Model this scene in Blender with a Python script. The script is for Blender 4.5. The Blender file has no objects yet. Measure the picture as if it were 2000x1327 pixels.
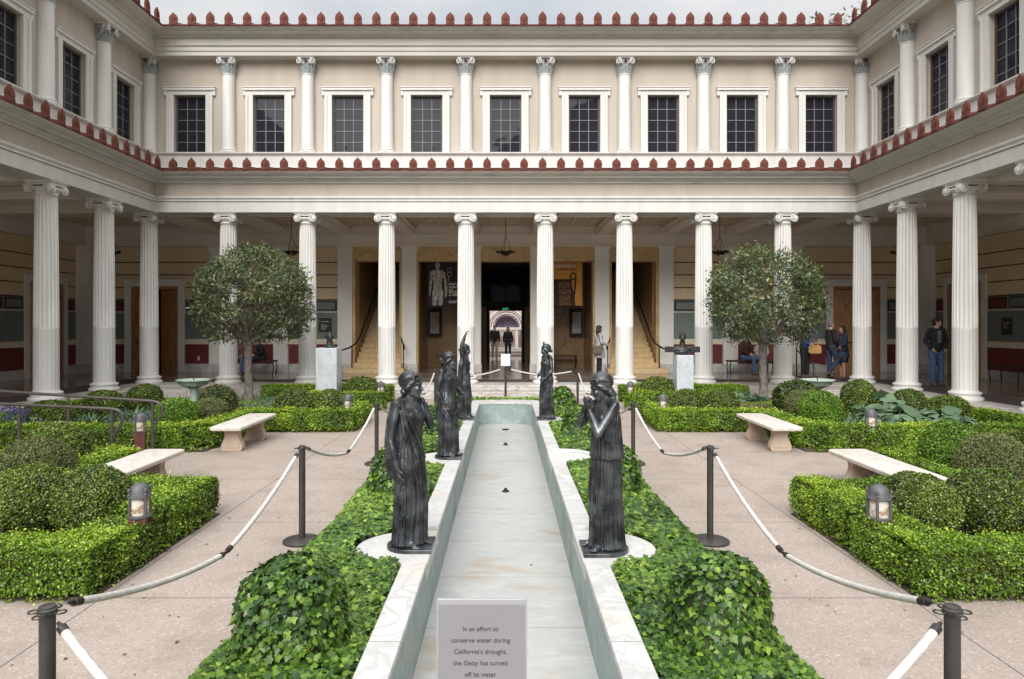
import bpy, bmesh, math, random
import numpy as np
from mathutils import Vector, Matrix
PI = math.pi
rad = math.radians
random.seed(7)
RNG = np.random.default_rng(11)
S = bpy.context.scene
COL = S.collection

# ------------------------------------------------------------------ camera
EYE = 1.97
cam_d = bpy.data.cameras.new("camera")
cam = bpy.data.objects.new("camera", cam_d)
COL.objects.link(cam)
cam.location = (0, 0, EYE)
cam.rotation_euler = (rad(90), 0, 0)
cam_d.sensor_width = 36
cam_d.lens = 1350 / 2000 * 36
cam_d.shift_x = 0.00625
cam_d.shift_y = -0.01525
cam_d.clip_start = 0.05
cam_d.clip_end = 1000
S.camera = cam

# ------------------------------------------------------------------ world: bright overcast sky
SUN_EL, SUN_AZ = rad(37), rad(190)
w = bpy.data.worlds.new("World")
S.world = w
w.use_nodes = True
nt = w.node_tree
nt.nodes.clear()
out = nt.nodes.new("ShaderNodeOutputWorld")
bg = nt.nodes.new("ShaderNodeBackground")
sky = nt.nodes.new("ShaderNodeTexSky")
sky.sky_type = 'NISHITA'
sky.sun_disc = False
sky.sun_elevation = SUN_EL
sky.sun_rotation = SUN_AZ
tc = nt.nodes.new("ShaderNodeTexCoord")
sep = nt.nodes.new("ShaderNodeSeparateXYZ")
nt.links.new(tc.outputs['Generated'], sep.inputs[0])
cl = nt.nodes.new("ShaderNodeClamp")
nt.links.new(sep.outputs['Z'], cl.inputs[0])
pw = nt.nodes.new("ShaderNodeMath"); pw.operation = 'POWER'; pw.inputs[1].default_value = 2.0
nt.links.new(cl.outputs[0], pw.inputs[0])
grad = nt.nodes.new("ShaderNodeMapRange")           # an overcast sky is brighter overhead
grad.inputs['From Min'].default_value = 0.0
grad.inputs['From Max'].default_value = 1.0
grad.inputs['To Min'].default_value = 2.9
grad.inputs['To Max'].default_value = 15.0
nt.links.new(pw.outputs[0], grad.inputs['Value'])
noi = nt.nodes.new("ShaderNodeTexNoise")
noi.inputs['Scale'].default_value = 2.6
noi.inputs['Detail'].default_value = 6
mp = nt.nodes.new("ShaderNodeMapping")
mp.inputs['Scale'].default_value = (1, 1, 2.6)
nt.links.new(tc.outputs['Generated'], mp.inputs[0])
nt.links.new(mp.outputs[0], noi.inputs['Vector'])
ramp = nt.nodes.new("ShaderNodeValToRGB")
ramp.color_ramp.elements[0].position = 0.36
ramp.color_ramp.elements[0].color = (0.70, 0.75, 0.82, 1)
ramp.color_ramp.elements[1].position = 0.62
ramp.color_ramp.elements[1].color = (1.0, 1.0, 1.0, 1)
nt.links.new(noi.outputs['Fac'], ramp.inputs['Fac'])
mul = nt.nodes.new("ShaderNodeVectorMath")
mul.operation = 'SCALE'
nt.links.new(ramp.outputs['Color'], mul.inputs[0])
nt.links.new(grad.outputs['Result'], mul.inputs['Scale'])
mix = nt.nodes.new("ShaderNodeMix")
mix.data_type = 'RGBA'
mix.inputs['Factor'].default_value = 0.96
nt.links.new(sky.outputs['Color'], mix.inputs[6])
nt.links.new(mul.outputs[0], mix.inputs[7])
nt.links.new(mix.outputs[2], bg.inputs['Color'])
bg.inputs['Strength'].default_value = 0.10
nt.links.new(bg.outputs[0], out.inputs[0])

sun_d = bpy.data.lights.new("sun", 'SUN')
sun_d.energy = 2.5
sun_d.angle = rad(48)
sun_d.color = (1.0, 0.985, 0.955)
sun = bpy.data.objects.new("sun", sun_d)
COL.objects.link(sun)
sd = Vector((math.sin(SUN_AZ) * math.cos(SUN_EL), math.cos(SUN_AZ) * math.cos(SUN_EL), math.sin(SUN_EL)))
sun.rotation_euler = sd.to_track_quat('Z', 'Y').to_euler()

S.view_settings.view_transform = 'Standard'
S.view_settings.look = 'None'
S.view_settings.exposure = 0.80
S.view_settings.gamma = 1
S.render.engine = 'CYCLES'
S.cycles.max_bounces = 8
S.cycles.diffuse_bounces = 5

# ------------------------------------------------------------------ materials
MATS = {}
def mat(name, c, rough=0.7, metal=0.0, var=0.12, scale=6.0, bump=0.0, bscale=None, c2=None, c2pos=(0.45, 0.62),
        spec=0.5, detail=6, stretch=(1, 1, 1), emis=None, coat=0.0, trans=0.0):
    """Principled material with object-space noise variation, optional second colour and bump."""
    m = bpy.data.materials.new(name)
    m.use_nodes = True
    n = m.node_tree
    b = n.nodes['Principled BSDF']
    b.inputs['Roughness'].default_value = rough
    b.inputs['Metallic'].default_value = metal
    b.inputs['Specular IOR Level'].default_value = spec
    b.inputs['Coat Weight'].default_value = coat
    co = n.nodes.new("ShaderNodeTexCoord")
    ma = n.nodes.new("ShaderNodeMapping")
    ma.inputs['Scale'].default_value = stretch
    n.links.new(co.outputs['Object'], ma.inputs[0])
    no = n.nodes.new("ShaderNodeTexNoise")
    no.inputs['Scale'].default_value = scale
    no.inputs['Detail'].default_value = detail
    n.links.new(ma.outputs[0], no.inputs['Vector'])
    r = n.nodes.new("ShaderNodeValToRGB")
    e = r.color_ramp.elements
    if c2 is None:
        e[0].position, e[1].position = 0.3, 0.7
        e[0].color = (*[x * (1 - var) for x in c], 1)
        e[1].color = (*[min(1, x * (1 + var)) for x in c], 1)
    else:
        e[0].position, e[1].position = c2pos
        e[0].color = (*c, 1)
        e[1].color = (*c2, 1)
    n.links.new(no.outputs['Fac'], r.inputs['Fac'])
    n.links.new(r.outputs['Color'], b.inputs['Base Color'])
    if bump:
        nb = n.nodes.new("ShaderNodeTexNoise")
        nb.inputs['Scale'].default_value = bscale or scale * 8
        nb.inputs['Detail'].default_value = 4
        n.links.new(ma.outputs[0], nb.inputs['Vector'])
        bp = n.nodes.new("ShaderNodeBump")
        bp.inputs['Strength'].default_value = bump
        bp.inputs['Distance'].default_value = 0.01
        n.links.new(nb.outputs['Fac'], bp.inputs['Height'])
        n.links.new(bp.outputs[0], b.inputs['Normal'])
    if emis:
        b.inputs['Emission Color'].default_value = (*emis[:3], 1)
        b.inputs['Emission Strength'].default_value = emis[3]
    MATS[name] = m
    return m

def leafmat(name, stops, rough=0.42, translucent=0.22, spec=0.4):
    """Leaf material: colour picked per leaf from the 'rnd' attribute."""
    m = bpy.data.materials.new(name)
    m.use_nodes = True
    n = m.node_tree
    b = n.nodes['Principled BSDF']
    b.inputs['Roughness'].default_value = rough
    b.inputs['Specular IOR Level'].default_value = spec
    at = n.nodes.new("ShaderNodeAttribute")
    at.attribute_name = 'rnd'
    r = n.nodes.new("ShaderNodeValToRGB")
    r.color_ramp.elements.remove(r.color_ramp.elements[1])
    r.color_ramp.elements[0].position = stops[0][0]
    r.color_ramp.elements[0].color = (*stops[0][1], 1)
    for p, c in stops[1:]:
        el = r.color_ramp.elements.new(p)
        el.color = (*c, 1)
    n.links.new(at.outputs['Fac'], r.inputs['Fac'])
    n.links.new(r.outputs['Color'], b.inputs['Base Color'])
    tr = n.nodes.new("ShaderNodeBsdfTranslucent")
    n.links.new(r.outputs['Color'], tr.inputs['Color'])
    mx = n.nodes.new("ShaderNodeMixShader")
    mx.inputs[0].default_value = translucent
    n.links.new(b.outputs[0], mx.inputs[1])
    n.links.new(tr.outputs[0], mx.inputs[2])
    n.links.new(mx.outputs[0], n.nodes['Material Output'].inputs[0])
    MATS[name] = m
    return m

def marble(name, base, vein, scale=2.0, rough=0.45, wid=(0.47, 0.53), tint=None, stretch=(1, 1, 1), seams=None):
    """Marble: distorted noise veins over a cloudy base."""
    m = mat(name, base, rough=rough, var=0.08, scale=scale * 1.5, stretch=stretch)
    n = m.node_tree
    b = n.nodes['Principled BSDF']
    ma = [x for x in n.nodes if x.type == 'MAPPING'][0]
    basec = b.inputs['Base Color'].links[0].from_socket
    no = n.nodes.new("ShaderNodeTexNoise")
    no.inputs['Scale'].default_value = scale
    no.inputs['Detail'].default_value = 9
    no.inputs['Distortion'].default_value = 1.6
    n.links.new(ma.outputs[0], no.inputs['Vector'])
    r = n.nodes.new("ShaderNodeValToRGB")
    e = r.color_ramp.elements
    e[0].position = wid[0]; e[0].color = (0, 0, 0, 1)
    e[1].position = wid[1]; e[1].color = (0, 0, 0, 1)
    mid = e.new((wid[0] + wid[1]) / 2); mid.color = (1, 1, 1, 1)
    n.links.new(no.outputs['Fac'], r.inputs['Fac'])
    mx = n.nodes.new("ShaderNodeMix"); mx.data_type = 'RGBA'
    n.links.new(r.outputs['Color'], mx.inputs['Factor'])
    n.links.new(basec, mx.inputs[6])
    mx.inputs[7].default_value = (*vein, 1)
    last = mx.outputs[2]
    if tint:                                          # broad stains
        n2 = n.nodes.new("ShaderNodeTexNoise"); n2.inputs['Scale'].default_value = tint[1]; n2.inputs['Detail'].default_value = 8
        n.links.new(ma.outputs[0], n2.inputs['Vector'])
        r2 = n.nodes.new("ShaderNodeValToRGB")
        r2.color_ramp.elements[0].position = tint[2]; r2.color_ramp.elements[0].color = (0, 0, 0, 1)
        r2.color_ramp.elements[1].position = tint[2] + 0.18; r2.color_ramp.elements[1].color = (1, 1, 1, 1)
        n.links.new(n2.outputs['Fac'], r2.inputs['Fac'])
        m2 = n.nodes.new("ShaderNodeMix"); m2.data_type = 'RGBA'
        n.links.new(r2.outputs['Color'], m2.inputs['Factor'])
        n.links.new(last, m2.inputs[6]); m2.inputs[7].default_value = (*tint[0], 1)
        last = m2.outputs[2]
    if seams:                                         # slab joints every `seams[1]` metres along axis seams[0]
        co = [x for x in n.nodes if x.type == 'TEX_COORD'][0]
        sp = n.nodes.new("ShaderNodeSeparateXYZ"); n.links.new(co.outputs['Object'], sp.inputs[0])
        md = n.nodes.new("ShaderNodeMath"); md.operation = 'PINGPONG'
        n.links.new(sp.outputs[seams[0]], md.inputs[0]); md.inputs[1].default_value = seams[1] / 2
        lt = n.nodes.new("ShaderNodeMath"); lt.operation = 'LESS_THAN'; lt.inputs[1].default_value = 0.0035
        n.links.new(md.outputs[0], lt.inputs[0])
        m3 = n.nodes.new("ShaderNodeMix"); m3.data_type = 'RGBA'
        n.links.new(lt.outputs[0], m3.inputs['Factor'])
        n.links.new(last, m3.inputs[6]); m3.inputs[7].default_value = (base[0] * .35, base[1] * .33, base[2] * .3, 1)
        last = m3.outputs[2]
    n.links.new(last, b.inputs['Base Color'])
    return m

mat('stucco', (0.455, 0.40, 0.34), 0.9, var=0.07, scale=1.1, stretch=(2.5, 2.5, .4), bump=0.25, bscale=60)
mat('white_paint_lifted', (0.80, 0.78, 0.74), 0.6, var=0.05, scale=1.3)  # portico copy of the white paint, colour raised to offset the shade there
mat('white_paint', (0.60, 0.585, 0.55), 0.6, var=0.07, scale=1.6, stretch=(3, 3, .6), bump=0.12, bscale=30)
mat('white_frieze', (0.54, 0.52, 0.465), 0.7, var=0.05, scale=1.3)
mat('cornice', (0.53, 0.52, 0.475), 0.75, c2=(0.39, 0.39, 0.35), c2pos=(0.5, 0.78), scale=2.2, stretch=(1, 1, 4))
mat('column_paint', (0.66, 0.645, 0.61), 0.55, var=0.07, scale=2.2, stretch=(3, 3, .45), bump=0.15, bscale=40)
mat('terracotta', (0.155, 0.042, 0.026), 0.85, c2=(0.075, 0.028, 0.022), c2pos=(0.42, 0.7), scale=7, bump=0.5, bscale=50)
mat('capital_blue', (0.30, 0.325, 0.32), 0.7, var=0.25, scale=14, bump=0.4)
mat('rosette', (0.10, 0.04, 0.03), 0.6)
mat('dark_frame', (0.060, 0.052, 0.048), 0.5)
mat('muntin', (0.17, 0.17, 0.18), 0.5)
mat('ceiling_paint', (0.76, 0.70, 0.62), 0.8, var=0.06, scale=1.5)
mat('coffer_paint', (0.66, 0.56, 0.44), 0.8, var=0.12, scale=3)
mat('tan_wall', (0.72, 0.575, 0.38), 0.85, var=0.07, scale=1.5)
mat('dark_line', (0.03, 0.012, 0.012), 0.7)
mat('green_panel', (0.17, 0.20, 0.185), 0.6, var=0.12, scale=2)
mat('red_dado', (0.16, 0.026, 0.026), 0.6, var=0.15, scale=2)
mat('cream_band', (0.74, 0.65, 0.50), 0.8)
mat('wood', (0.34, 0.15, 0.055), 0.42, c2=(0.52, 0.27, 0.11), c2pos=(0.38, 0.66), scale=3.5, stretch=(6, 6, 0.7), detail=8)
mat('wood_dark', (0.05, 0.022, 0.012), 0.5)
marble('plinth_marble', (0.60, 0.59, 0.56), (0.38, 0.37, 0.36), 2.5, 0.35)
marble('step_marble', (0.50, 0.48, 0.455), (0.36, 0.29, 0.24), 1.6, 0.5, wid=(0.44, 0.56), tint=((0.42, 0.34, 0.27), 1.1, 0.56), stretch=(1, 3, 3), seams=(0, 1.9))
marble('coping_marble', (0.56, 0.555, 0.535), (0.45, 0.445, 0.435), 2.2, 0.5, wid=(0.45, 0.55), tint=((0.55, 0.46, 0.37), 1.3, 0.58), seams=(1, 1.32))
marble('pad_marble', (0.56, 0.55, 0.53), (0.48, 0.465, 0.44), 2.6, 0.5, wid=(0.47, 0.53), tint=((0.52, 0.46, 0.38), 2.2, 0.60))
marble('pedestal_marble', (0.50, 0.525, 0.545), (0.40, 0.425, 0.45), 3.4, 0.4, stretch=(1, 1, 0.6))
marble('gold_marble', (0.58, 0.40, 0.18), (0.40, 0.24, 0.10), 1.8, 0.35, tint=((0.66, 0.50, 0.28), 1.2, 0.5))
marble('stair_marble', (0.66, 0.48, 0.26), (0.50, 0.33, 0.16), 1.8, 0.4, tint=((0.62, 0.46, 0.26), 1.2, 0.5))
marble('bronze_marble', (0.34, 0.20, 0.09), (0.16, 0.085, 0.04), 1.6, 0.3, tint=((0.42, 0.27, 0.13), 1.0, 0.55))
marble('pool_floor', (0.43, 0.425, 0.405), (0.385, 0.395, 0.38), 2.8, 0.6, wid=(0.38, 0.62), tint=((0.36, 0.29, 0.21), 1.5, 0.57), stretch=(1, 2.2, 1), seams=(1, 1.06))
marble('pool_wall', (0.24, 0.31, 0.295), (0.33, 0.37, 0.345), 2.4, 0.5, wid=(0.42, 0.58), tint=((0.16, 0.215, 0.20), 1.6, 0.52), seams=(1, 0.92))
marble('bench_stone', (0.62, 0.575, 0.515), (0.50, 0.44, 0.375), 3.0, 0.7, tint=((0.60, 0.52, 0.43), 2.5, 0.55))
mat('bench_leg', (0.46, 0.36, 0.285), 0.85, var=0.10, scale=5, bump=0.4)
marble('alabaster', (0.62, 0.57, 0.50), (0.30, 0.17, 0.09), 5.0, 0.3, wid=(0.44, 0.56))
mat('lantern_metal', (0.12, 0.117, 0.122), 0.6, metal=0.4, var=0.2)
mat('lantern_post', (0.10, 0.026, 0.022), 0.7, var=0.15)
mat('post_metal', (0.060, 0.054, 0.050), 0.42, metal=0.35, var=0.2, scale=12)
mat('rail_metal', (0.085, 0.075, 0.066), 0.45, metal=0.4, var=0.2, scale=12)
mat('rope_cloth', (0.56, 0.535, 0.49), 0.85, var=0.16, scale=25, bump=0.3, bscale=200)
mat('fitting', (0.045, 0.038, 0.036), 0.4, metal=0.5)
mat('bronze', (0.028, 0.030, 0.034), 0.30, metal=0.55, c2=(0.16, 0.17, 0.18), c2pos=(0.42, 0.78), scale=7, bump=0.15, bscale=45, spec=0.8, detail=8)
mat('bust_bronze', (0.040, 0.043, 0.040), 0.4, metal=0.5, var=0.4, scale=20, bump=0.3)
mat('basin_green', (0.42, 0.50, 0.42), 0.5, var=0.08, scale=6)
mat('soil', (0.055, 0.036, 0.024), 0.95, c2=(0.10, 0.07, 0.05), scale=9, bump=0.8, bscale=40)
mat('moss', (0.14, 0.20, 0.02), 0.95, c2=(0.10, 0.11, 0.02), scale=12, bump=0.9, bscale=90)
mat('edging', (0.18, 0.075, 0.045), 0.85)
mat('bark', (0.21, 0.185, 0.165), 0.85, c2=(0.115, 0.095, 0.08), c2pos=(0.45, 0.62), scale=14, bump=0.8, bscale=50, stretch=(1, 1, 0.5))
mat('twig', (0.15, 0.115, 0.075), 0.9, var=0.2)
mat('hedge_core', (0.045, 0.065, 0.018), 0.95, var=0.4, scale=25)
mat('dark_mat', (0.065, 0.048, 0.046), 0.9, var=0.1)
mat('sheet_grey', (0.215, 0.21, 0.22), 0.45, var=0.02)
mat('sheet_white', (0.80, 0.81, 0.83), 0.5, var=0.02)
mat('acrylic', (0.30, 0.30, 0.31), 0.15, var=0.02)
mat('ink', (0.035, 0.035, 0.04), 0.7, var=0)
mat('ink_white', (0.75, 0.74, 0.72), 0.7, var=0)
mat('ink_red', (0.20, 0.02, 0.02), 0.7, var=0)
mat('iron', (0.022, 0.017, 0.014), 0.5, metal=0.5)
mat('banner_plum', (0.040, 0.018, 0.028), 0.8, var=0.04)
mat('banner_gold', (0.72, 0.36, 0.07), 0.8, c2=(0.60, 0.26, 0.045), scale=1.5)
mat('silver_print', (0.20, 0.19, 0.17), 0.7, c2=(0.66, 0.64, 0.60), c2pos=(0.36, 0.66), scale=9, detail=4)
mat('vase_print', (0.035, 0.022, 0.016), 0.7, var=0.2)
mat('vase_red', (0.26, 0.11, 0.05), 0.7, c2=(0.06, 0.035, 0.02), c2pos=(0.46, 0.56), scale=16)
mat('sign_dark', (0.020, 0.022, 0.022), 0.5, var=0.05)
mat('relief_stone', (0.46, 0.43, 0.38), 0.7, var=0.1, scale=14)
mat('exit_green', (0.02, 0.3, 0.1), 0.5, emis=(0.03, 0.6, 0.2, 0.45))
mat('plastic_white', (0.7, 0.69, 0.66), 0.5, var=0)
mat('mosaic_pink', (0.56, 0.40, 0.36), 0.7, c2=(0.66, 0.58, 0.54), scale=9)
mat('mosaic_blue', (0.13, 0.12, 0.24), 0.6, c2=(0.42, 0.34, 0.38), scale=14)
mat('mosaic_white', (0.70, 0.66, 0.62), 0.7, var=0.15, scale=12)
mat('skin', (0.50, 0.30, 0.22), 0.55, var=0.06)
mat('hair_black', (0.012, 0.010, 0.010), 0.45, var=0.3, scale=40)
mat('hair_brown', (0.05, 0.028, 0.018), 0.5, var=0.3, scale=40)
mat('hair_grey', (0.16, 0.14, 0.13), 0.6, var=0.3, scale=40)
for nm, c in dict(black=(0.014, 0.013, 0.015), coat_grey=(0.42, 0.40, 0.42), jeans=(0.055, 0.10, 0.20), darkjeans=(0.028, 0.040, 0.075),
                  grey=(0.10, 0.11, 0.13), navy=(0.030, 0.042, 0.085), blue=(0.020, 0.065, 0.36), maroon=(0.055, 0.014, 0.016),
                  floral=(0.13, 0.06, 0.08), khaki=(0.30, 0.26, 0.20), tan=(0.50, 0.27, 0.10), shoe=(0.09, 0.065, 0.05),
                  bagbrown=(0.13, 0.10, 0.075), floralwhite=(0.36, 0.30, 0.28)).items():
    mat('cloth_' + nm, c, 0.85, var=0.25, scale=9, bump=0.5, bscale=18)
M = MATS

def glass_mat():
    m = bpy.data.materials.new('window_glass')
    m.use_nodes = True
    n = m.node_tree
    b = n.nodes['Principled BSDF']
    b.inputs['Base Color'].default_value = (0.020, 0.020, 0.026, 1)
    b.inputs['Roughness'].default_value = 0.03
    b.inputs['Specular IOR Level'].default_value = 0.11
    co = n.nodes.new("ShaderNodeTexCoord")
    no = n.nodes.new("ShaderNodeTexNoise"); no.inputs['Scale'].default_value = 1.6; no.inputs['Detail'].default_value = 2
    n.links.new(co.outputs['Object'], no.inputs['Vector'])
    bp = n.nodes.new("ShaderNodeBump"); bp.inputs['Strength'].default_value = 0.25; bp.inputs['Distance'].default_value = 0.03
    n.links.new(no.outputs['Fac'], bp.inputs['Height']); n.links.new(bp.outputs[0], b.inputs['Normal'])
    MATS['window_glass'] = m
glass_mat()

def paving_mat():
    """Exposed aggregate concrete with sawn joints."""
    m = mat('paving', (0.36, 0.295, 0.252), 0.85, var=0.07, scale=0.8, detail=8)
    n = m.node_tree
    b = n.nodes['Principled BSDF']
    co = [x for x in n.nodes if x.type == 'TEX_COORD'][0]
    basec = b.inputs['Base Color'].links[0].from_socket
    sp = n.nodes.new("ShaderNodeSeparateXYZ"); n.links.new(co.outputs['Object'], sp.inputs[0])
    # aggregate specks
    v = n.nodes.new("ShaderNodeTexVoronoi"); v.inputs['Scale'].default_value = 75
    n.links.new(co.outputs['Object'], v.inputs['Vector'])
    vs = n.nodes.new("ShaderNodeSeparateColor"); n.links.new(v.outputs['Color'], vs.inputs[0])
    r = n.nodes.new("ShaderNodeValToRGB")
    e = r.color_ramp.elements
    e[0].position = 0.0; e[0].color = (0.78, 0.77, 0.77, 1)
    e[1].position = 1.0; e[1].color = (1.38, 1.38, 1.38, 1)
    a = e.new(0.22); a.color = (0.95, 0.95, 0.95, 1)
    a2 = e.new(0.90); a2.color = (1.03, 1.03, 1.03, 1)
    n.links.new(vs.outputs[0], r.inputs['Fac'])
    mx = n.nodes.new("ShaderNodeMix"); mx.data_type = 'RGBA'; mx.blend_type = 'MULTIPLY'; mx.inputs['Factor'].default_value = 1
    n.links.new(basec, mx.inputs[6]); n.links.new(r.outputs['Color'], mx.inputs[7])
    # stains
    n2 = n.nodes.new("ShaderNodeTexNoise"); n2.inputs['Scale'].default_value = 2.3; n2.inputs['Detail'].default_value = 9
    n.links.new(co.outputs['Object'], n2.inputs['Vector'])
    r2 = n.nodes.new("ShaderNodeValToRGB")
    r2.color_ramp.elements[0].position = 0.34; r2.color_ramp.elements[0].color = (0.87, 0.86, 0.85, 1)
    r2.color_ramp.elements[1].position = 0.5; r2.color_ramp.elements[1].color = (1, 1, 1, 1)
    n.links.new(n2.outputs['Fac'], r2.inputs['Fac'])
    m2 = n.nodes.new("ShaderNodeMix"); m2.data_type = 'RGBA'; m2.blend_type = 'MULTIPLY'; m2.inputs['Factor'].default_value = 1
    n.links.new(mx.outputs[2], m2.inputs[6]); n.links.new(r2.outputs['Color'], m2.inputs[7])
    # joints: along x every 1.9 m, and lines at |x| = 2.9
    def math_(op, a, bb=None):
        q = n.nodes.new("ShaderNodeMath"); q.operation = op
        for i, z in enumerate((a, bb)):
            if z is None: continue
            if isinstance(z, (int, float)): q.inputs[i].default_value = z
            else: n.links.new(z, q.inputs[i])
        return q.outputs[0]
    jy = math_('LESS_THAN', math_('PINGPONG', math_('ADD', sp.outputs['Y'], -4.97), 0.95), 0.005)
    jx = math_('LESS_THAN', math_('ABSOLUTE', math_('ADD', math_('ABSOLUTE', sp.outputs['X']), -2.9)), 0.005)
    j = math_('MAXIMUM', jy, jx)
    m3 = n.nodes.new("ShaderNodeMix"); m3.data_type = 'RGBA'
    n.links.new(j, m3.inputs['Factor']); n.links.new(m2.outputs[2], m3.inputs[6]); m3.inputs[7].default_value = (0.10, 0.085, 0.075, 1)
    n.links.new(m3.outputs[2], b.inputs['Base Color'])
    bp = n.nodes.new("ShaderNodeBump"); bp.inputs['Strength'].default_value = 0.35; bp.inputs['Distance'].default_value = 0.004
    n.links.new(v.outputs['Distance'], bp.inputs['Height']); n.links.new(bp.outputs[0], b.inputs['Normal'])
paving_mat()

def floor_mat():
    """Polished brown terrazzo in large squares."""
    m = mat('terrazzo', (0.25, 0.20, 0.165), 0.14, c2=(0.34, 0.285, 0.245), c2pos=(0.4, 0.6), scale=2.2, spec=0.6)
    n = m.node_tree
    b = n.nodes['Principled BSDF']
    co = [x for x in n.nodes if x.type == 'TEX_COORD'][0]
    basec = b.inputs['Base Color'].links[0].from_socket
    ck = n.nodes.new("ShaderNodeTexChecker"); ck.inputs['Scale'].default_value = 0.9
    ck.inputs['Color1'].default_value = (1, 1, 1, 1); ck.inputs['Color2'].default_value = (0.72, 0.70, 0.68, 1)
    n.links.new(co.outputs['Object'], ck.inputs['Vector'])
    mx = n.nodes.new("ShaderNodeMix"); mx.data_type = 'RGBA'; mx.blend_type = 'MULTIPLY'; mx.inputs['Factor'].default_value = 1
    n.links.new(basec, mx.inputs[6]); n.links.new(ck.outputs['Color'], mx.inputs[7])
    n.links.new(mx.outputs[2], b.inputs['Base Color'])
floor_mat()

leafmat('leaf_box', [(0.0, (0.085, 0.062, 0.022)), (0.05, (0.050, 0.085, 0.011)), (0.35, (0.102, 0.190, 0.012)), (0.75, (0.205, 0.345, 0.019)), (1.0, (0.410, 0.499, 0.048))], 0.36, spec=0.5)
leafmat('leaf_dome', [(0.0, (0.060, 0.048, 0.018)), (0.07, (0.026, 0.046, 0.009)), (0.40, (0.072, 0.118, 0.014)), (0.8, (0.175, 0.250, 0.028)), (1.0, (0.34, 0.38, 0.08))], 0.34, spec=0.55)
leafmat('leaf_bright', [(0.0, (0.053, 0.106, 0.011)), (0.45, (0.111, 0.224, 0.017)), (0.85, (0.212, 0.361, 0.031)), (1.0, (0.361, 0.489, 0.075))], 0.38)
leafmat('leaf_olive', [(0.0, (0.080, 0.095, 0.029)), (0.5, (0.153, 0.172, 0.055)), (1.0, (0.265, 0.285, 0.113))], 0.6)
leafmat('leaf_bronze', [(0.0, (0.059, 0.079, 0.024)), (0.45, (0.112, 0.151, 0.037)), (0.8, (0.184, 0.216, 0.059)), (1.0, (0.249, 0.157, 0.079))], 0.42)
leafmat('leaf_laurel', [(0.0, (0.042, 0.066, 0.028)), (0.40, (0.085, 0.120, 0.042)), (0.80, (0.180, 0.215, 0.085)), (0.985, (0.29, 0.30, 0.13)), (1.0, (0.38, 0.30, 0.08))], 0.32, translucent=0.15, spec=0.6)
leafmat('leaf_ivy', [(0.0, (0.024, 0.060, 0.014)), (0.30, (0.060, 0.130, 0.018)), (0.62, (0.155, 0.265, 0.028)), (0.88, (0.26, 0.38, 0.045)), (1.0, (0.35, 0.44, 0.08))], 0.36)
leafmat('leaf_ivydark', [(0.0, (0.023, 0.042, 0.014)), (0.5, (0.050, 0.081, 0.019)), (0.9, (0.115, 0.154, 0.026)), (1.0, (0.289, 0.284, 0.048))], 0.38)
leafmat('leaf_bluegreen', [(0.0, (0.077, 0.139, 0.072)), (1.0, (0.205, 0.297, 0.175))], 0.55)
leafmat('leaf_grass', [(0.0, (0.064, 0.128, 0.053)), (1.0, (0.160, 0.256, 0.128))], 0.5)
leafmat('leaf_litter', [(0.0, (0.09, 0.05, 0.025)), (0.6, (0.16, 0.11, 0.04)), (1.0, (0.12, 0.15, 0.04))], 0.8, 0.1)
leafmat('petal_purple', [(0.0, (0.05, 0.035, 0.16)), (1.0, (0.16, 0.12, 0.34))], 0.6)

# ------------------------------------------------------------------ object helpers
def link(o, parent=None):
    COL.objects.link(o)
    if parent is not None:
        o.parent = parent
    return o

def tag(o, label=None, cat=None, group=None, kind=None):
    if label: o['label'] = label
    if cat: o['category'] = cat
    if group: o['group'] = group
    if kind: o['kind'] = kind
    return o

def empty(name, loc=(0, 0, 0), rz=0.0, label=None, cat=None, group=None, kind=None):
    o = bpy.data.objects.new(name, None)
    o.empty_display_size = 0.2
    o.location = loc
    o.rotation_euler = (0, 0, rz)
    link(o)
    return tag(o, label, cat, group, kind)

def kids(o):
    return [c for c in bpy.data.objects if c.parent == o]

def dup(root, loc=None, rz=None, label=None, scale=None, parent=None):
    c = root.copy()
    link(c, parent)
    if loc is not None: c.location = loc
    if rz is not None: c.rotation_euler = (0, 0, rz)
    if scale is not None: c.scale = (scale,) * 3 if isinstance(scale, (int, float)) else scale
    if label: c['label'] = label
    for ch in kids(root):
        dup(ch, parent=c)
    return c

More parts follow.
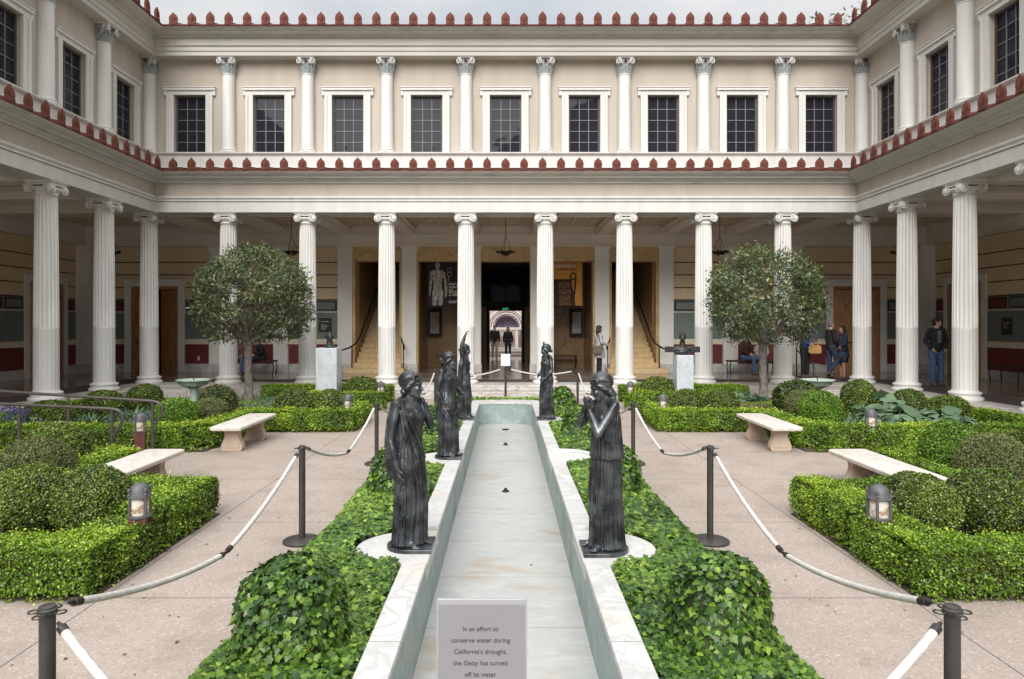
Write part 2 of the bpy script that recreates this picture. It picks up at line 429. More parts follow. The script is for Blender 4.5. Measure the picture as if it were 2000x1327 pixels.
class MB:
    """Mesh collector."""
    def __init__(s):
        s.v = []; s.f = []; s.mi = []
    def add(s, vs, fs, m=0):
        o = len(s.v)
        s.v += [tuple(x) for x in vs]
        for f in fs:
            s.f.append(tuple(i + o for i in f)); s.mi.append(m)
        return s
    def box(s, x0, x1, y0, y1, z0, z1, m=0):
        vs = [(x, y, z) for z in (z0, z1) for y in (y0, y1) for x in (x0, x1)]
        return s.add(vs, [(0, 2, 3, 1), (4, 5, 7, 6), (0, 1, 5, 4), (2, 6, 7, 3), (0, 4, 6, 2), (1, 3, 7, 5)], m)
    def lathe(s, prof, n=24, c=(0, 0, 0), m=0, sx=1, sy=1, a0=0.0):
        """prof: (r, z) from bottom to top."""
        vs = []; fs = []
        for r, z in prof:
            for k in range(n):
                a = a0 + 2 * PI * k / n
                vs.append((c[0] + r * math.cos(a) * sx, c[1] + r * math.sin(a) * sy, c[2] + z))
        for i in range(len(prof) - 1):
            for k in range(n):
                k2 = (k + 1) % n
                fs.append((i * n + k, i * n + k2, (i + 1) * n + k2, (i + 1) * n + k))
        fs.append(tuple(range(n))[::-1])
        fs.append(tuple(range((len(prof) - 1) * n, len(prof) * n)))
        return s.add(vs, fs, m)
    def tube(s, pts, r, n=8, m=0, caps=True):
        pts = [Vector(p) for p in pts]
        rs = r if isinstance(r, (list, tuple)) else [r] * len(pts)
        vs = []; fs = []
        up = None
        for i, p in enumerate(pts):
            t = (pts[min(i + 1, len(pts) - 1)] - pts[max(i - 1, 0)]).normalized()
            if up is None:
                up = Vector((0, 0, 1)) if abs(t.z) < 0.9 else Vector((1, 0, 0))
            a = t.cross(up)
            if a.length < 1e-4: a = t.cross(Vector((1, 0.3, 0)))
            a.normalize(); b = a.cross(t).normalized(); up = b
            for k in range(n):
                th = 2 * PI * k / n
                vs.append(p + (a * math.cos(th) + b * math.sin(th)) * rs[i])
        for i in range(len(pts) - 1):
            for k in range(n):
                k2 = (k + 1) % n
                fs.append((i * n + k, (i + 1) * n + k, (i + 1) * n + k2, i * n + k2))
        if caps:
            fs.append(tuple(range(n)))
            fs.append(tuple(range((len(pts) - 1) * n, len(pts) * n))[::-1])
        return s.add(vs, fs, m)
    def ball(s, c, r, rot=None, n=12, k=8, m=0):
        """Ellipsoid; r scalar or (rx, ry, rz)."""
        rr = (r, r, r) if isinstance(r, (int, float)) else r
        vs = []; fs = []
        c = Vector(c)
        R = rot or Matrix.Identity(3)
        vs.append(c + R @ Vector((0, 0, -rr[2])))
        for i in range(1, k):
            ph = -PI / 2 + PI * i / k
            for j in range(n):
                th = 2 * PI * j / n
                vs.append(c + R @ Vector((rr[0] * math.cos(ph) * math.cos(th), rr[1] * math.cos(ph) * math.sin(th), rr[2] * math.sin(ph))))
        vs.append(c + R @ Vector((0, 0, rr[2])))
        for j in range(n):
            fs.append((0, 1 + (j + 1) % n, 1 + j))
        for i in range(k - 2):
            for j in range(n):
                a = 1 + i * n + j; b = 1 + i * n + (j + 1) % n
                fs.append((a, b, b + n, a + n))
        L = len(vs) - 1
        for j in range(n):
            fs.append((L, 1 + (k - 2) * n + j, 1 + (k - 2) * n + (j + 1) % n))
        return s.add(vs, fs, m)
    def caps(s, p0, p1, r0, r1, n=12, m=0):
        s.ball(p0, r0, n=n, m=m); s.ball(p1, r1, n=n, m=m)
        return s.tube([p0, p1], [r0, r1], n=n, m=m)
    def chain(s, pts, rs, n=12, m=0):
        for i in range(len(pts) - 1):
            s.caps(pts[i], pts[i + 1], rs[i], rs[i + 1], n=n, m=m)
        return s
    def prism(s, outline, y0, y1, m=0, axis='y'):
        """Outline in (a, z) extruded along y (or x)."""
        n = len(outline)
        if axis == 'y':
            vs = [(a, y0, z) for a, z in outline] + [(a, y1, z) for a, z in outline]
        elif axis == 'x':
            vs = [(y0, a, z) for a, z in outline] + [(y1, a, z) for a, z in outline]
        else:
            vs = [(a, z, y0) for a, z in outline] + [(a, z, y1) for a, z in outline]
        fs = [tuple(range(n)), tuple(range(n, 2 * n))[::-1]]
        fs += [(i, i + n, (i + 1) % n + n, (i + 1) % n) for i in range(n)]
        return s.add(vs, fs, m)
    def sweep_x(s, prof, xa, xb, m=0):
        """prof: closed list of (y, z); xa(y), xb(y) give the ends, so corners mitre."""
        n = len(prof)
        vs = [(xa(y), y, z) for y, z in prof] + [(xb(y), y, z) for y, z in prof]
        fs = [(i, (i + 1) % n, (i + 1) % n + n, i + n) for i in range(n)]
        fs += [tuple(range(n))[::-1], tuple(range(n, 2 * n))]
        return s.add(vs, fs, m)
    def build(s, name, mats, parent=None, smooth=None, bevel=0, loc=None, rz=None, fixn=True):
        me = bpy.data.meshes.new(name)
        me.from_pydata(s.v, [], s.f)
        if fixn:
            bm = bmesh.new(); bm.from_mesh(me)
            bmesh.ops.recalc_face_normals(bm, faces=bm.faces)
            bm.to_mesh(me); bm.free()
        for mm in (mats if isinstance(mats, (list, tuple)) else [mats]):
            me.materials.append(M[mm] if isinstance(mm, str) else mm)
        if any(s.mi):
            me.polygons.foreach_set('material_index', s.mi)
        if smooth is not None:
            me.polygons.foreach_set('use_smooth', [True] * len(me.polygons))
            me.set_sharp_from_angle(angle=rad(smooth))
        me.update()
        o = bpy.data.objects.new(name, me)
        if bevel:
            bv = o.modifiers.new('bevel', 'BEVEL'); bv.width = bevel; bv.segments = 2; bv.limit_method = 'ANGLE'
        if loc is not None: o.location = loc
        if rz is not None: o.rotation_euler = (0, 0, rz)
        return link(o, parent)

def remesh(mb, name, m, parent=None, voxel=0.006, smooth=1, post=None):
    """Fuse overlapping shapes into one continuous skin."""
    me = bpy.data.meshes.new(name)
    me.from_pydata(mb.v, [], mb.f)
    bm = bmesh.new(); bm.from_mesh(me)
    bmesh.ops.recalc_face_normals(bm, faces=bm.faces)
    bm.to_mesh(me); bm.free()
    t = bpy.data.objects.new('tmp', me); COL.objects.link(t)
    r = t.modifiers.new('r', 'REMESH'); r.mode = 'VOXEL'; r.voxel_size = voxel; r.use_smooth_shade = True
    if smooth:
        q = t.modifiers.new('s', 'SMOOTH'); q.factor = 0.5; q.iterations = smooth
    dg = bpy.context.evaluated_depsgraph_get()
    dg.update()
    n = bpy.data.meshes.new_from_object(t.evaluated_get(dg))
    bpy.data.objects.remove(t); bpy.data.meshes.remove(me)
    n.name = name
    n.materials.clear(); n.materials.append(M[m])
    o = bpy.data.objects.new(name, n)
    return link(o, parent)

def text_obj(name, s, size, m, parent=None, loc=(0, 0, 0), rot=(rad(90), 0, 0), width=None, align='CENTER', bold=0.0):
    c = bpy.data.curves.new(name, 'FONT')
    c.body = s; c.size = size; c.align_x = align; c.extrude = 0.0006; c.offset = bold
    t = bpy.data.objects.new('tmp', c); COL.objects.link(t)
    dg = bpy.context.evaluated_depsgraph_get(); dg.update()
    me = bpy.data.meshes.new_from_object(t.evaluated_get(dg))
    bpy.data.objects.remove(t)
    me.name = name
    if width:
        xs = [v.co.x for v in me.vertices]
        k = width / (max(xs) - min(xs))
        for v in me.vertices: v.co *= k
    me.materials.clear(); me.materials.append(M[m])
    o = bpy.data.objects.new(name, me)
    o.location = loc; o.rotation_euler = rot
    return link(o, parent)

# ---- leaves
T_BOX = (np.array([[0, 0, 0], [.5, -.34, .10], [1, 0, 0], [.5, .34, .10]]), [(0, 1, 2, 3)])
T_LAUREL = (np.array([[0, 0, 0], [.4, -.17, .05], [1, 0, -.04], [.4, .17, .05]]), [(0, 1, 2, 3)])
T_BLADE = (np.array([[0, -.03, 0], [.55, -.045, .12], [1, 0, -.05], [.55, .045, .12], [0, .03, 0]]), [(0, 1, 2, 3, 4)])
_iv = [(-.02, 0), (-.12, -.30), (.13, -.33), (.30, -.54), (.48, -.30), (.95, 0), (.48, .30), (.30, .54), (.13, .33), (-.12, .30)]
T_IVY = (np.array([[.22, 0, .05]] + [[x, y, -.03 if i % 2 else .0] for i, (x, y) in enumerate(_iv)]),
         [(0, 1 + i, 1 + (i + 1) % 10) for i in range(10)])
T_BIG = (np.array([[0, 0, 0], [.1, -.42, .02], [.45, -.5, -.03], [.62, -.3, .04], [1, 0, -.06], [.62, .3, .04], [.45, .5, -.03], [.1, .42, .02], [.4, 0, .08]]),
         [(8, i, (i + 1) % 8) for i in range(8)])

def leaf_mesh(name, P, N, size, tmpl, m, spread=0.9, up=0.25, rng=None, colour=None, flat=False, droop=None):
    """P (n,3) positions, N (n,3) outward normals. Each leaf lies roughly across its normal."""
    rng = rng or RNG
    P = np.asarray(P, float); n = len(P)
    N = np.asarray(N, float) + rng.normal(0, spread * 0.5, (n, 3)); N[:, 2] += up
    N /= np.linalg.norm(N, axis=1, keepdims=True) + 1e-9
    A = rng.normal(0, 1, (n, 3))
    if droop is not None: A[:, 2] += droop
    A -= (A * N).sum(1, keepdims=True) * N
    A /= np.linalg.norm(A, axis=1, keepdims=True) + 1e-9
    if not flat:                                         # leaves stand out a little from the surface
        A = A + N * rng.uniform(0.0, 0.8, (n, 1)); A /= np.linalg.norm(A, axis=1, keepdims=True)
        N = N - (A * N).sum(1, keepdims=True) * A; N /= np.linalg.norm(N, axis=1, keepdims=True)
    B = np.cross(N, A)
    T, F = tmpl
    k = len(T)
    sz = np.asarray(size, float) if np.ndim(size) else size * rng.uniform(0.65, 1.3, n)
    V = P[:, None, :] + sz[:, None, None] * (T[None, :, 0:1] * A[:, None, :] + T[None, :, 1:2] * B[:, None, :] + T[None, :, 2:3] * N[:, None, :])
    V = V.reshape(-1, 3)
    fl = np.array([len(f) for f in F]); idx = np.concatenate([np.array(f) for f in F])
    L = (np.arange(n)[:, None] * k + idx[None, :]).reshape(-1)
    tot = np.tile(fl, n)
    st = np.concatenate([[0], np.cumsum(tot)[:-1]])
    me = bpy.data.meshes.new(name)
    me.vertices.add(len(V)); me.vertices.foreach_set('co', V.astype(np.float32).ravel())
    me.loops.add(len(L)); me.loops.foreach_set('vertex_index', L.astype(np.int32))
    me.polygons.add(len(tot)); me.polygons.foreach_set('loop_start', st.astype(np.int32))
    at = me.attributes.new('rnd', 'FLOAT', 'POINT')
    c = rng.uniform(0, 1, n) if colour is None else np.clip(colour, 0, 1)
    at.data.foreach_set('value', np.repeat(c, k).astype(np.float32))
    me.materials.append(M[m])
    me.update(calc_edges=True)
    return me

def mobj(name, me, parent=None, loc=None):
    o = bpy.data.objects.new(name, me)
    if loc is not None: o.location = loc
    return link(o, parent)

def noise3(P, f, seed=0):
    """Cheap smooth value noise from summed sines."""
    r = np.random.default_rng(seed)
    s = np.zeros(len(P))
    for i in range(5):
        k = r.normal(0, 1, 3) * f; ph = r.uniform(0, 6.28)
        s += np.sin(P @ k + ph)
    return s / 5
# ------------------------------------------------------------------ setting
CX, CY, GAP, SGAP = 9.9, 19.2, 2.2, 2.15      # colonnade line and bay widths
FL = 0.32                                      # portico floor level
PIN, PZF, PY1 = 0.61, -0.36, 16.1              # pool half width, bottom, far end

def sheets():
    g = MB()
    g.box(-90, -0.80, -60, 120, -0.5, 0); g.box(0.80, 90, -60, 120, -0.5, 0)
    g.box(-0.80, 0.80, 16.75, 120, -0.5, 0); g.box(-0.80, 0.80, -60, 0.4, -0.5, 0)
    o = g.build('ground', 'paving'); tag(o, kind='structure')
    f = MB()                                   # raised portico floor: marble edge, two steps on the court side
    def edge(z0, z1, ext):
        f.box(-CX - .65 + 0 - ext * 0, CX + .65, CY - .64 - ext, CY + .45, z0, z1)
    f.box(-CX - .5, CX + .5, CY - .62, CY + .40, 0.17, FL)
    f.box(-3.1, 3.1, CY - .98, CY - .62, -0.05, 0.168)
    f.box(-CX - .5, -3.1, CY - .66, CY - .62, -0.05, 0.20)
    f.box(3.1, CX + .5, CY - .66, CY - .62, -0.05, 0.20)
    f.box(-CX - .5, CX + .5, CY - .62, CY + .40, -0.05, 0.166)
    for s in (-1, 1):
        xs = sorted((s * (CX - .62), s * (CX + .40)))
        f.box(xs[0], xs[1], -3, CY - .625, -0.05, FL - .001)
        xb = sorted((s * (CX - 2.0), s * (CX - .95)))
        f.box(xb[0], xb[1], CY - 1.75, CY - .66, -0.05, 0.31)
        f.box(xb[0] - .18, xb[1] + .18, CY - 1.95, CY - 1.75, -0.05, 0.155)
    o = f.build('portico_steps', 'step_marble', bevel=0.012); tag(o, kind='structure')
    c = MB()
    c.box(-CX - .4 - .0, CX + .4, CY + .40, CY + 1.45, 0.0, FL - .004)
    for s in (-1, 1):
        xs = sorted((s * (CX + .40), s * (CX + 1.45)))
        c.box(xs[0], xs[1], -3, CY + 1.45, 0.0, FL - .005)
    o = c.build('portico_carpet', 'dark_mat'); tag(o, kind='structure')
    p = MB()
    p.box(-20, 20, CY + 1.45, 31.3, 0.0, FL)
    for s in (-1, 1):
        xs = sorted((s * (CX + 1.45), s * 20))
        p.box(xs[0], xs[1], -3, CY + 1.45, 0.0, FL)
    o = p.build('portico_floor', 'terrazzo'); tag(o, kind='structure')
    e = MB(); e.box(-12, 12, 31.3, 60, -0.2, 0.20)
    e.box(-2.5, 2.5, 37, 38, 0.20, 0.34); e.box(-2.6, 2.6, 38, 40, 0.20, 0.46)
    o = e.build('east_court_paving', 'paving'); tag(o, kind='structure')
sheets()

# ------------------------------------------------------------------ building wings
LOWP = [(.30, 5.02), (-.32, 5.02), (-.32, 5.31), (-.35, 5.315), (-.35, 5.36), (-.385, 5.40), (-.385, 5.45), (-.32, 5.46), (-.32, 5.795),
        (-.36, 5.80), (-.37, 5.84), (-.42, 5.87), (-.44, 5.90), (-.56, 5.92), (-.56, 5.955), (-.60, 5.965), (-.66, 5.985), (-.74, 6.025), (-.74, 6.045),
        (-.05, 6.20), (.30, 6.20)]
BASEP = [(.10, 6.20), (-.10, 6.20), (-.10, 6.255), (-.20, 6.26), (-.20, 6.295), (-.15, 6.30), (-.15, 6.62), (-.19, 6.63), (-.22, 6.665), (-.22, 6.69), (.10, 6.69)]
UPP = [(.10, 9.325), (-.26, 9.325), (-.26, 9.44), (-.29, 9.445), (-.29, 9.555), (-.315, 9.56), (-.34, 9.585), (-.34, 9.60), (-.30, 9.605), (-.30, 9.775),
       (-.33, 9.78), (-.36, 9.82), (-.46, 9.835), (-.54, 9.845), (-.54, 9.875), (-.60, 9.885), (-.68, 9.915), (-.70, 9.94), (.10, 10.05)]

def antefix_mesh():
    """Palmette ornament with a scalloped, pointed outline and a stepped foot."""
    b = MB()
    o = [(-.108, 0), (-.108, .05), (-.100, .055), (-.104, .10), (-.112, .115), (-.110, .15), (-.102, .158), (-.106, .18), (-.100, .205), (-.086, .21),
         (-.084, .238), (-.062, .248), (-.054, .270), (-.028, .276), (-.016, .305), (0, .325)]
    o = o + [(-x, z) for x, z in o[-2::-1]]
    b.prism(o, -.025, .025)
    b.box(-.10, .10, -.035, .03, -.01, .05)
    for a in (-62, -38, -15, 15, 38, 62):               # raised fronds
        t = rad(a)
        p0 = Vector((0, -.028, .07)); p1 = Vector((math.sin(t) * .088, -.03, .09 + math.cos(t) * .135))
        b.tube([p0, (p0 + p1) / 2 + Vector((0, -.006, 0)), p1], [.004, .009, .005], n=6)
    b.ball((0, -.03, .085), .018, n=8, k=6)
    return b

def ionic_capital():
    b = MB()
    zt = 4.70
    b.lathe([(.225, zt - .30), (.235, zt - .285), (.225, zt - .27), (.225, zt - .235), (.25, zt - .215), (.29, zt - .16), (.28, zt - .13)], 32)
    b.box(-.27, .27, -.27, .27, zt - .055, zt - .03)
    b.box(-.30, .30, -.30, .30, zt - .03, zt + .0)
    def spiral(c, u, s, out):
        pts = []; rs = []
        u = Vector(u); out = Vector(out)
        for i in range(38):
            t = i / 37
            a = PI / 2 + t * 2.3 * 2 * PI
            r = .100 * (1 - t) ** 0.85 + .010
            pts.append(Vector(c) + u * (s * -math.cos(a) * r * -1) + Vector((0, 0, math.sin(a) * r)) + out * (t * .035))
            rs.append(.016 * (1 - .45 * t))
        b.tube(pts, rs, n=6)
    for a in range(4):
        R = Matrix.Rotation(a * PI / 2, 3, 'Z')
        u = R @ Vector((1, 0, 0)); o = R @ Vector((0, -1, 0))
        for s in (-1, 1):
            c = u * (s * .215) + o * .270 + Vector((0, 0, zt - .150))
            spiral(c, u, s, o)
            b.tube([c - o * .06, c - o * .008], [.098, .096], n=18)
        b.tube([u * -.2 + o * .275 + Vector((0, 0, zt - .068)), o * .268 + Vector((0, 0, zt - .085)), u * .2 + o * .275 + Vector((0, 0, zt - .068))], .02, n=6)
        for k in (-.09, -.03, .03, .09):
            b.ball(u * k + o * .255 + Vector((0, 0, zt - .16)), (.022, .022, .032), n=8, k=6)
    for a in range(4):                                     # bolsters at the corners
        R = Matrix.Rotation(a * PI / 2 + PI / 4, 3, 'Z')
        d = R @ Vector((1, 0, 0))
        b.tube([d * .27 + Vector((0, 0, zt - .150)), d * .355 + Vector((0, 0, zt - .150))], [.06, .085], n=12)
    return b

def fluted_shaft():
    """Twenty flutes; below about a third of the height they are filled and almost flat."""
    NF, per = 20, 6
    n = NF * per
    b = MB()
    zs = [.225, .27, .6, 1.0, 1.50, 1.545, 1.555, 1.60, 2.2, 3.0, 3.8, 4.30, 4.37, 4.40]
    vs = []; fs = []
    for z in zs:
        t = z / 4.4
        R = .242 - .030 * t ** 1.6 + .004 * math.sin(PI * t)
        deep = 0.0
        if z > 1.555: deep = .026 * (R / .24)
        if z < 1.545: deep = .009
        if z in (.225, 4.40, 1.545, 1.555): deep = .002
        for k in range(n):
            ph = (k % per) / per
            q = abs(math.sin(PI * ph)) ** 0.8 if ph > 0 else 0
            r = R - deep * q
            a = 2 * PI * k / n
            vs.append((r * math.cos(a), r * math.sin(a), z))
    for i in range(len(zs) - 1):
        for k in range(n):
            k2 = (k + 1) % n
            fs.append((i * n + k, i * n + k2, (i + 1) * n + k2, (i + 1) * n + k))
    b.add(vs, fs)
    return b

def make_column(parent):
    c = empty('column', (0, 0, FL)); c.parent = parent
    base = MB().lathe([(.335, 0), (.335, .0), (.350, .03), (.350, .055), (.335, .082), (.300, .092), (.292, .11), (.296, .135), (.308, .142),
                       (.318, .165), (.308, .19), (.270, .198), (.255, .225)], 40)
    base.build('base', 'column_paint', c, smooth=40)
    fluted_shaft().build('shaft', 'column_paint', c, smooth=30)
    ionic_capital().build('capital', 'column_paint', c, smooth=45)
    return c

def make_upper_column(parent):
    """Engaged smooth half column with a painted leaf capital; z measured from 6.69."""
    c = empty('upper_column'); c.parent = parent
    c.location = (0, .02, 6.69)
    s = MB()
    s.lathe([(.235, 0), (.245, .02), (.245, .045), (.23, .06), (.195, .068), (.20, .09), (.215, .10), (.205, .125), (.18, .13), (.180, .20), (.176, 1.2),
             (.168, 2.14), (.168, 2.16), (.185, 2.17), (.185, 2.195), (.168, 2.205)], 32)
    s.build('shaft', 'column_paint', c, smooth=40)
    b = MB()
    b.lathe([(.155, 2.20), (.158, 2.25), (.165, 2.38), (.185, 2.50), (.21, 2.58)], 24, m=0)
    for k in range(12):                                     # leaves
        a = 2 * PI * k / 12
        for (h, rr, w) in ((.16, .185, .036), (.26, .20, .028)):
            aa = a + (PI / 12 if h > .2 else 0)
            p = [Vector((math.cos(aa) * (rr + q), math.sin(aa) * (rr + q), 2.20 + z)) for q, z in ((-.02, .0), (-.012, h * .6), (.025, h), (.05, h * .93))]
            b.tube(p, [w * .7, w, w * .8, .008], n=6, m=0)
    b.build('capital', 'capital_blue', c, smooth=50)
    v = MB()
    v.box(-.24, .24, -.24, .24, 2.60, 2.645)
    for a in range(4):
        R = Matrix.Rotation(a * PI / 2, 3, 'Z')
        u = R @ Vector((1, 0, 0)); o = R @ Vector((0, -1, 0))
        for s_ in (-1, 1):
            pts = []; rs = []
            cc = u * (s_ * .19) + o * .235 + Vector((0, 0, 2.515))
            for i in range(26):
                t = i / 25; an = PI / 2 + t * 1.8 * 2 * PI; r = .082 * (1 - t) + .006
                pts.append(cc + u * (s_ * math.cos(an) * r) + Vector((0, 0, math.sin(an) * r))); rs.append(.015 * (1 - .4 * t))
            v.tube(pts, rs, n=6)
            v.tube([u * (s_ * .05) + o * .17 + Vector((0, 0, 2.36)), u * (s_ * .10) + o * .20 + Vector((0, 0, 2.50)), u * (s_ * .19) + o * .235 + Vector((0, 0, 2.585))], [.012, .018, .014], n=6)
    v.build('volutes', 'column_paint', c, smooth=50)
    r = MB()
    for a in range(1):
        R = Matrix.Rotation(a * PI / 2, 3, 'Z')
        o = R @ Vector((0, -1, 0)); u = R @ Vector((1, 0, 0))
        q = o * .225 + Vector((0, 0, 2.53))
        for k in range(6):
            t = k * PI / 3
            r.ball(q + u * math.cos(t) * .028 + Vector((0, 0, math.sin(t) * .028)), .018, n=8, k=6)
        r.ball(q + o * .012, .016, n=8, k=6)
    r.build('rosette', 'rosette', c, smooth=60)
    return c

def make_window(parent):
    """Origin: bottom centre of the opening at the wall face."""
    g = empty('window', (0, .10, 6.69)); g.parent = parent
    W, H = .44, 1.66
    s = MB()
    for a, b_ in ((-W - .20, -W), (W, W + .20)):
        s.box(a, b_, -.055, .02, .0, H + .001)
    for a, b_ in ((-W - .20, -W - .13), (W + .13, W + .20)):
        s.box(a, b_, -.085, -.055, 0, H)
    s.box(-W - .20, W + .20, -.055, .02, H + .001, H + .12)
    s.box(-W - .28, W + .28, -.10, .02, H + .12, H + .19)
    s.box(-W - .29, W + .29, -.12, .02, H + .19, H + .215)
    for a in (-1, 1):
        x = sorted((a * (W + .20), a * (W + .275)))
        s.box(x[0], x[1], -.07, .02, H - .02, H + .12)
    s.build('surround', 'white_paint', g, bevel=.006)
    f = MB()
    F = .05
    f.box(-W, -W + F, .09, .17, 0.02, H); f.box(W - F, W, .09, .17, 0.02, H)
    f.box(-W + F, W - F, .09, .17, H - F, H); f.box(-W + F, W - F, .09, .17, .02, .02 + F)
    f.build('frame', 'dark_frame', g)
    m = MB()
    x0, x1, z0, z1 = -W + F, W - F, .02 + F, H - F
    for k in (1, 2):
        x = x0 + (x1 - x0) * k / 3; m.box(x - .009, x + .009, .105, .135, z0, z1)
    for k in range(1, 5):
        z = z0 + (z1 - z0) * k / 5; m.box(x0, x1, .108, .132, z - .008, z + .008)
    m.build('glazing_bars', 'muntin', g)
    p = MB(); p.box(x0, x1, .125, .131, z0, z1)
    p.build('pane', 'window_glass', g)
    return g

def holes_wall(b, x0, x1, z0, z1, y0, y1, holes, m=0):
    """Solid wall from butted boxes, leaving rectangular holes (hx0, hx1, hz0, hz1)."""
    xs = sorted(set([x0, x1] + [h[0] for h in holes] + [h[1] for h in holes]))
    for a, c in zip(xs[:-1], xs[1:]):
        hh = sorted([(h[2], h[3]) for h in holes if h[0] <= a + 1e-6 and h[1] >= c - 1e-6])
        z = z0
        for q0, q1 in hh:
            if q0 > z + 1e-6: b.box(a, c, y0, y1, z, q0, m)
            z = max(z, q1)
        if z < z1 - 1e-6: b.box(a, c, y0, y1, z, z1, m)
    return b

def coffers(b, x0, x1, y0, y1, z):
    """Lattice of small square coffers under a ceiling board."""
    b.box(x0, x1, y0, y1, z + .07, z + .12, 0)
    nx = max(1, round((x1 - x0) / .46)); ny = max(1, round((y1 - y0) / .46))
    dx = (x1 - x0) / nx; dy = (y1 - y0) / ny
    for i in range(nx + 1):
        x = x0 + dx * i; b.box(x - .035, x + .035, y0, y1, z, z + .071, 0)
    for j in range(ny + 1):
        y = y0 + dy * j; b.box(x0, x1, y - .035, y + .035, z + .003, z + .072, 0)
    for i in range(nx):
        for j in range(ny):
            cx, cy = x0 + dx * (i + .5), y0 + dy * (j + .5)
            w_ = .11
            b.box(cx - w_, cx + w_, cy - .012, cy + .012, z + .02, z + .073, 0)
            b.box(cx - .012, cx + .012, cy - w_, cy - .0125, z + .021, z + .073, 0)
            b.box(cx - .012, cx + .012, cy + .0125, cy + w_, z + .021, z + .073, 0)

def lantern_hole(): pass

def eaves(wing, xa, xb, zt, py, n, first, pitch, slope_y1, slope_z1, proto):
    """Terracotta edge, sloping cover tiles and antefixes along local x. Returns the antefix proto."""
    b = MB()
    prof = [(py, zt), (py - .02, zt + .002), (py - .02, zt + .035), (py, zt + .045), (slope_y1, slope_z1 + .03), (slope_y1, slope_z1)]
    b.sweep_x(prof, xa, xb)
    ang = math.atan2(slope_z1 - zt, slope_y1 - py)
    for i in range(n):
        x = first + i * pitch
        L = Vector((0, slope_y1 - py, slope_z1 - zt))
        pts = [Vector((x, py + .03, zt + .055)) + L * t for t in (0.0, .5, 1)]
        b.tube(pts, [.062, .062, .062], n=12)
        pts2 = [Vector((x, py + .36, zt + .055 + .33 * math.tan(ang))), Vector((x, py + .39, zt + .055 + .36 * math.tan(ang)))]
        b.tube(pts2, .070, n=12)
    b.build('tiled_eave', 'terracotta', wing, smooth=40)
    out = []
    for i in range(n):
        x = first + i * pitch
        if proto is None:
            proto = antefix_mesh().build('antefix', 'terracotta', wing, smooth=35)
            a = proto
        else:
            a = proto.copy(); link(a, wing)
        a.location = (x, py - .0, zt + .045)
        a.rotation_euler = (rad(random.uniform(-2.5, 2.5)), 0, rad(random.uniform(-3, 3)))
        a.scale = (random.uniform(.96, 1.05), 1, random.uniform(.95, 1.05))
    return proto

# ---- back wing
BW = empty('museum_wing', (0, CY, 0), 0, 'central two-storey museum wing facing us, cream walls with nine upper windows and marble bays', 'building')
LW = empty('museum_wing', (-CX, CY, 0), rad(90), 'two-storey museum wing along the left side of the court, seen in perspective', 'building')
RW = empty('museum_wing', (CX, CY, 0), rad(-90), 'two-storey museum wing along the right side of the court, seen in perspective', 'building')

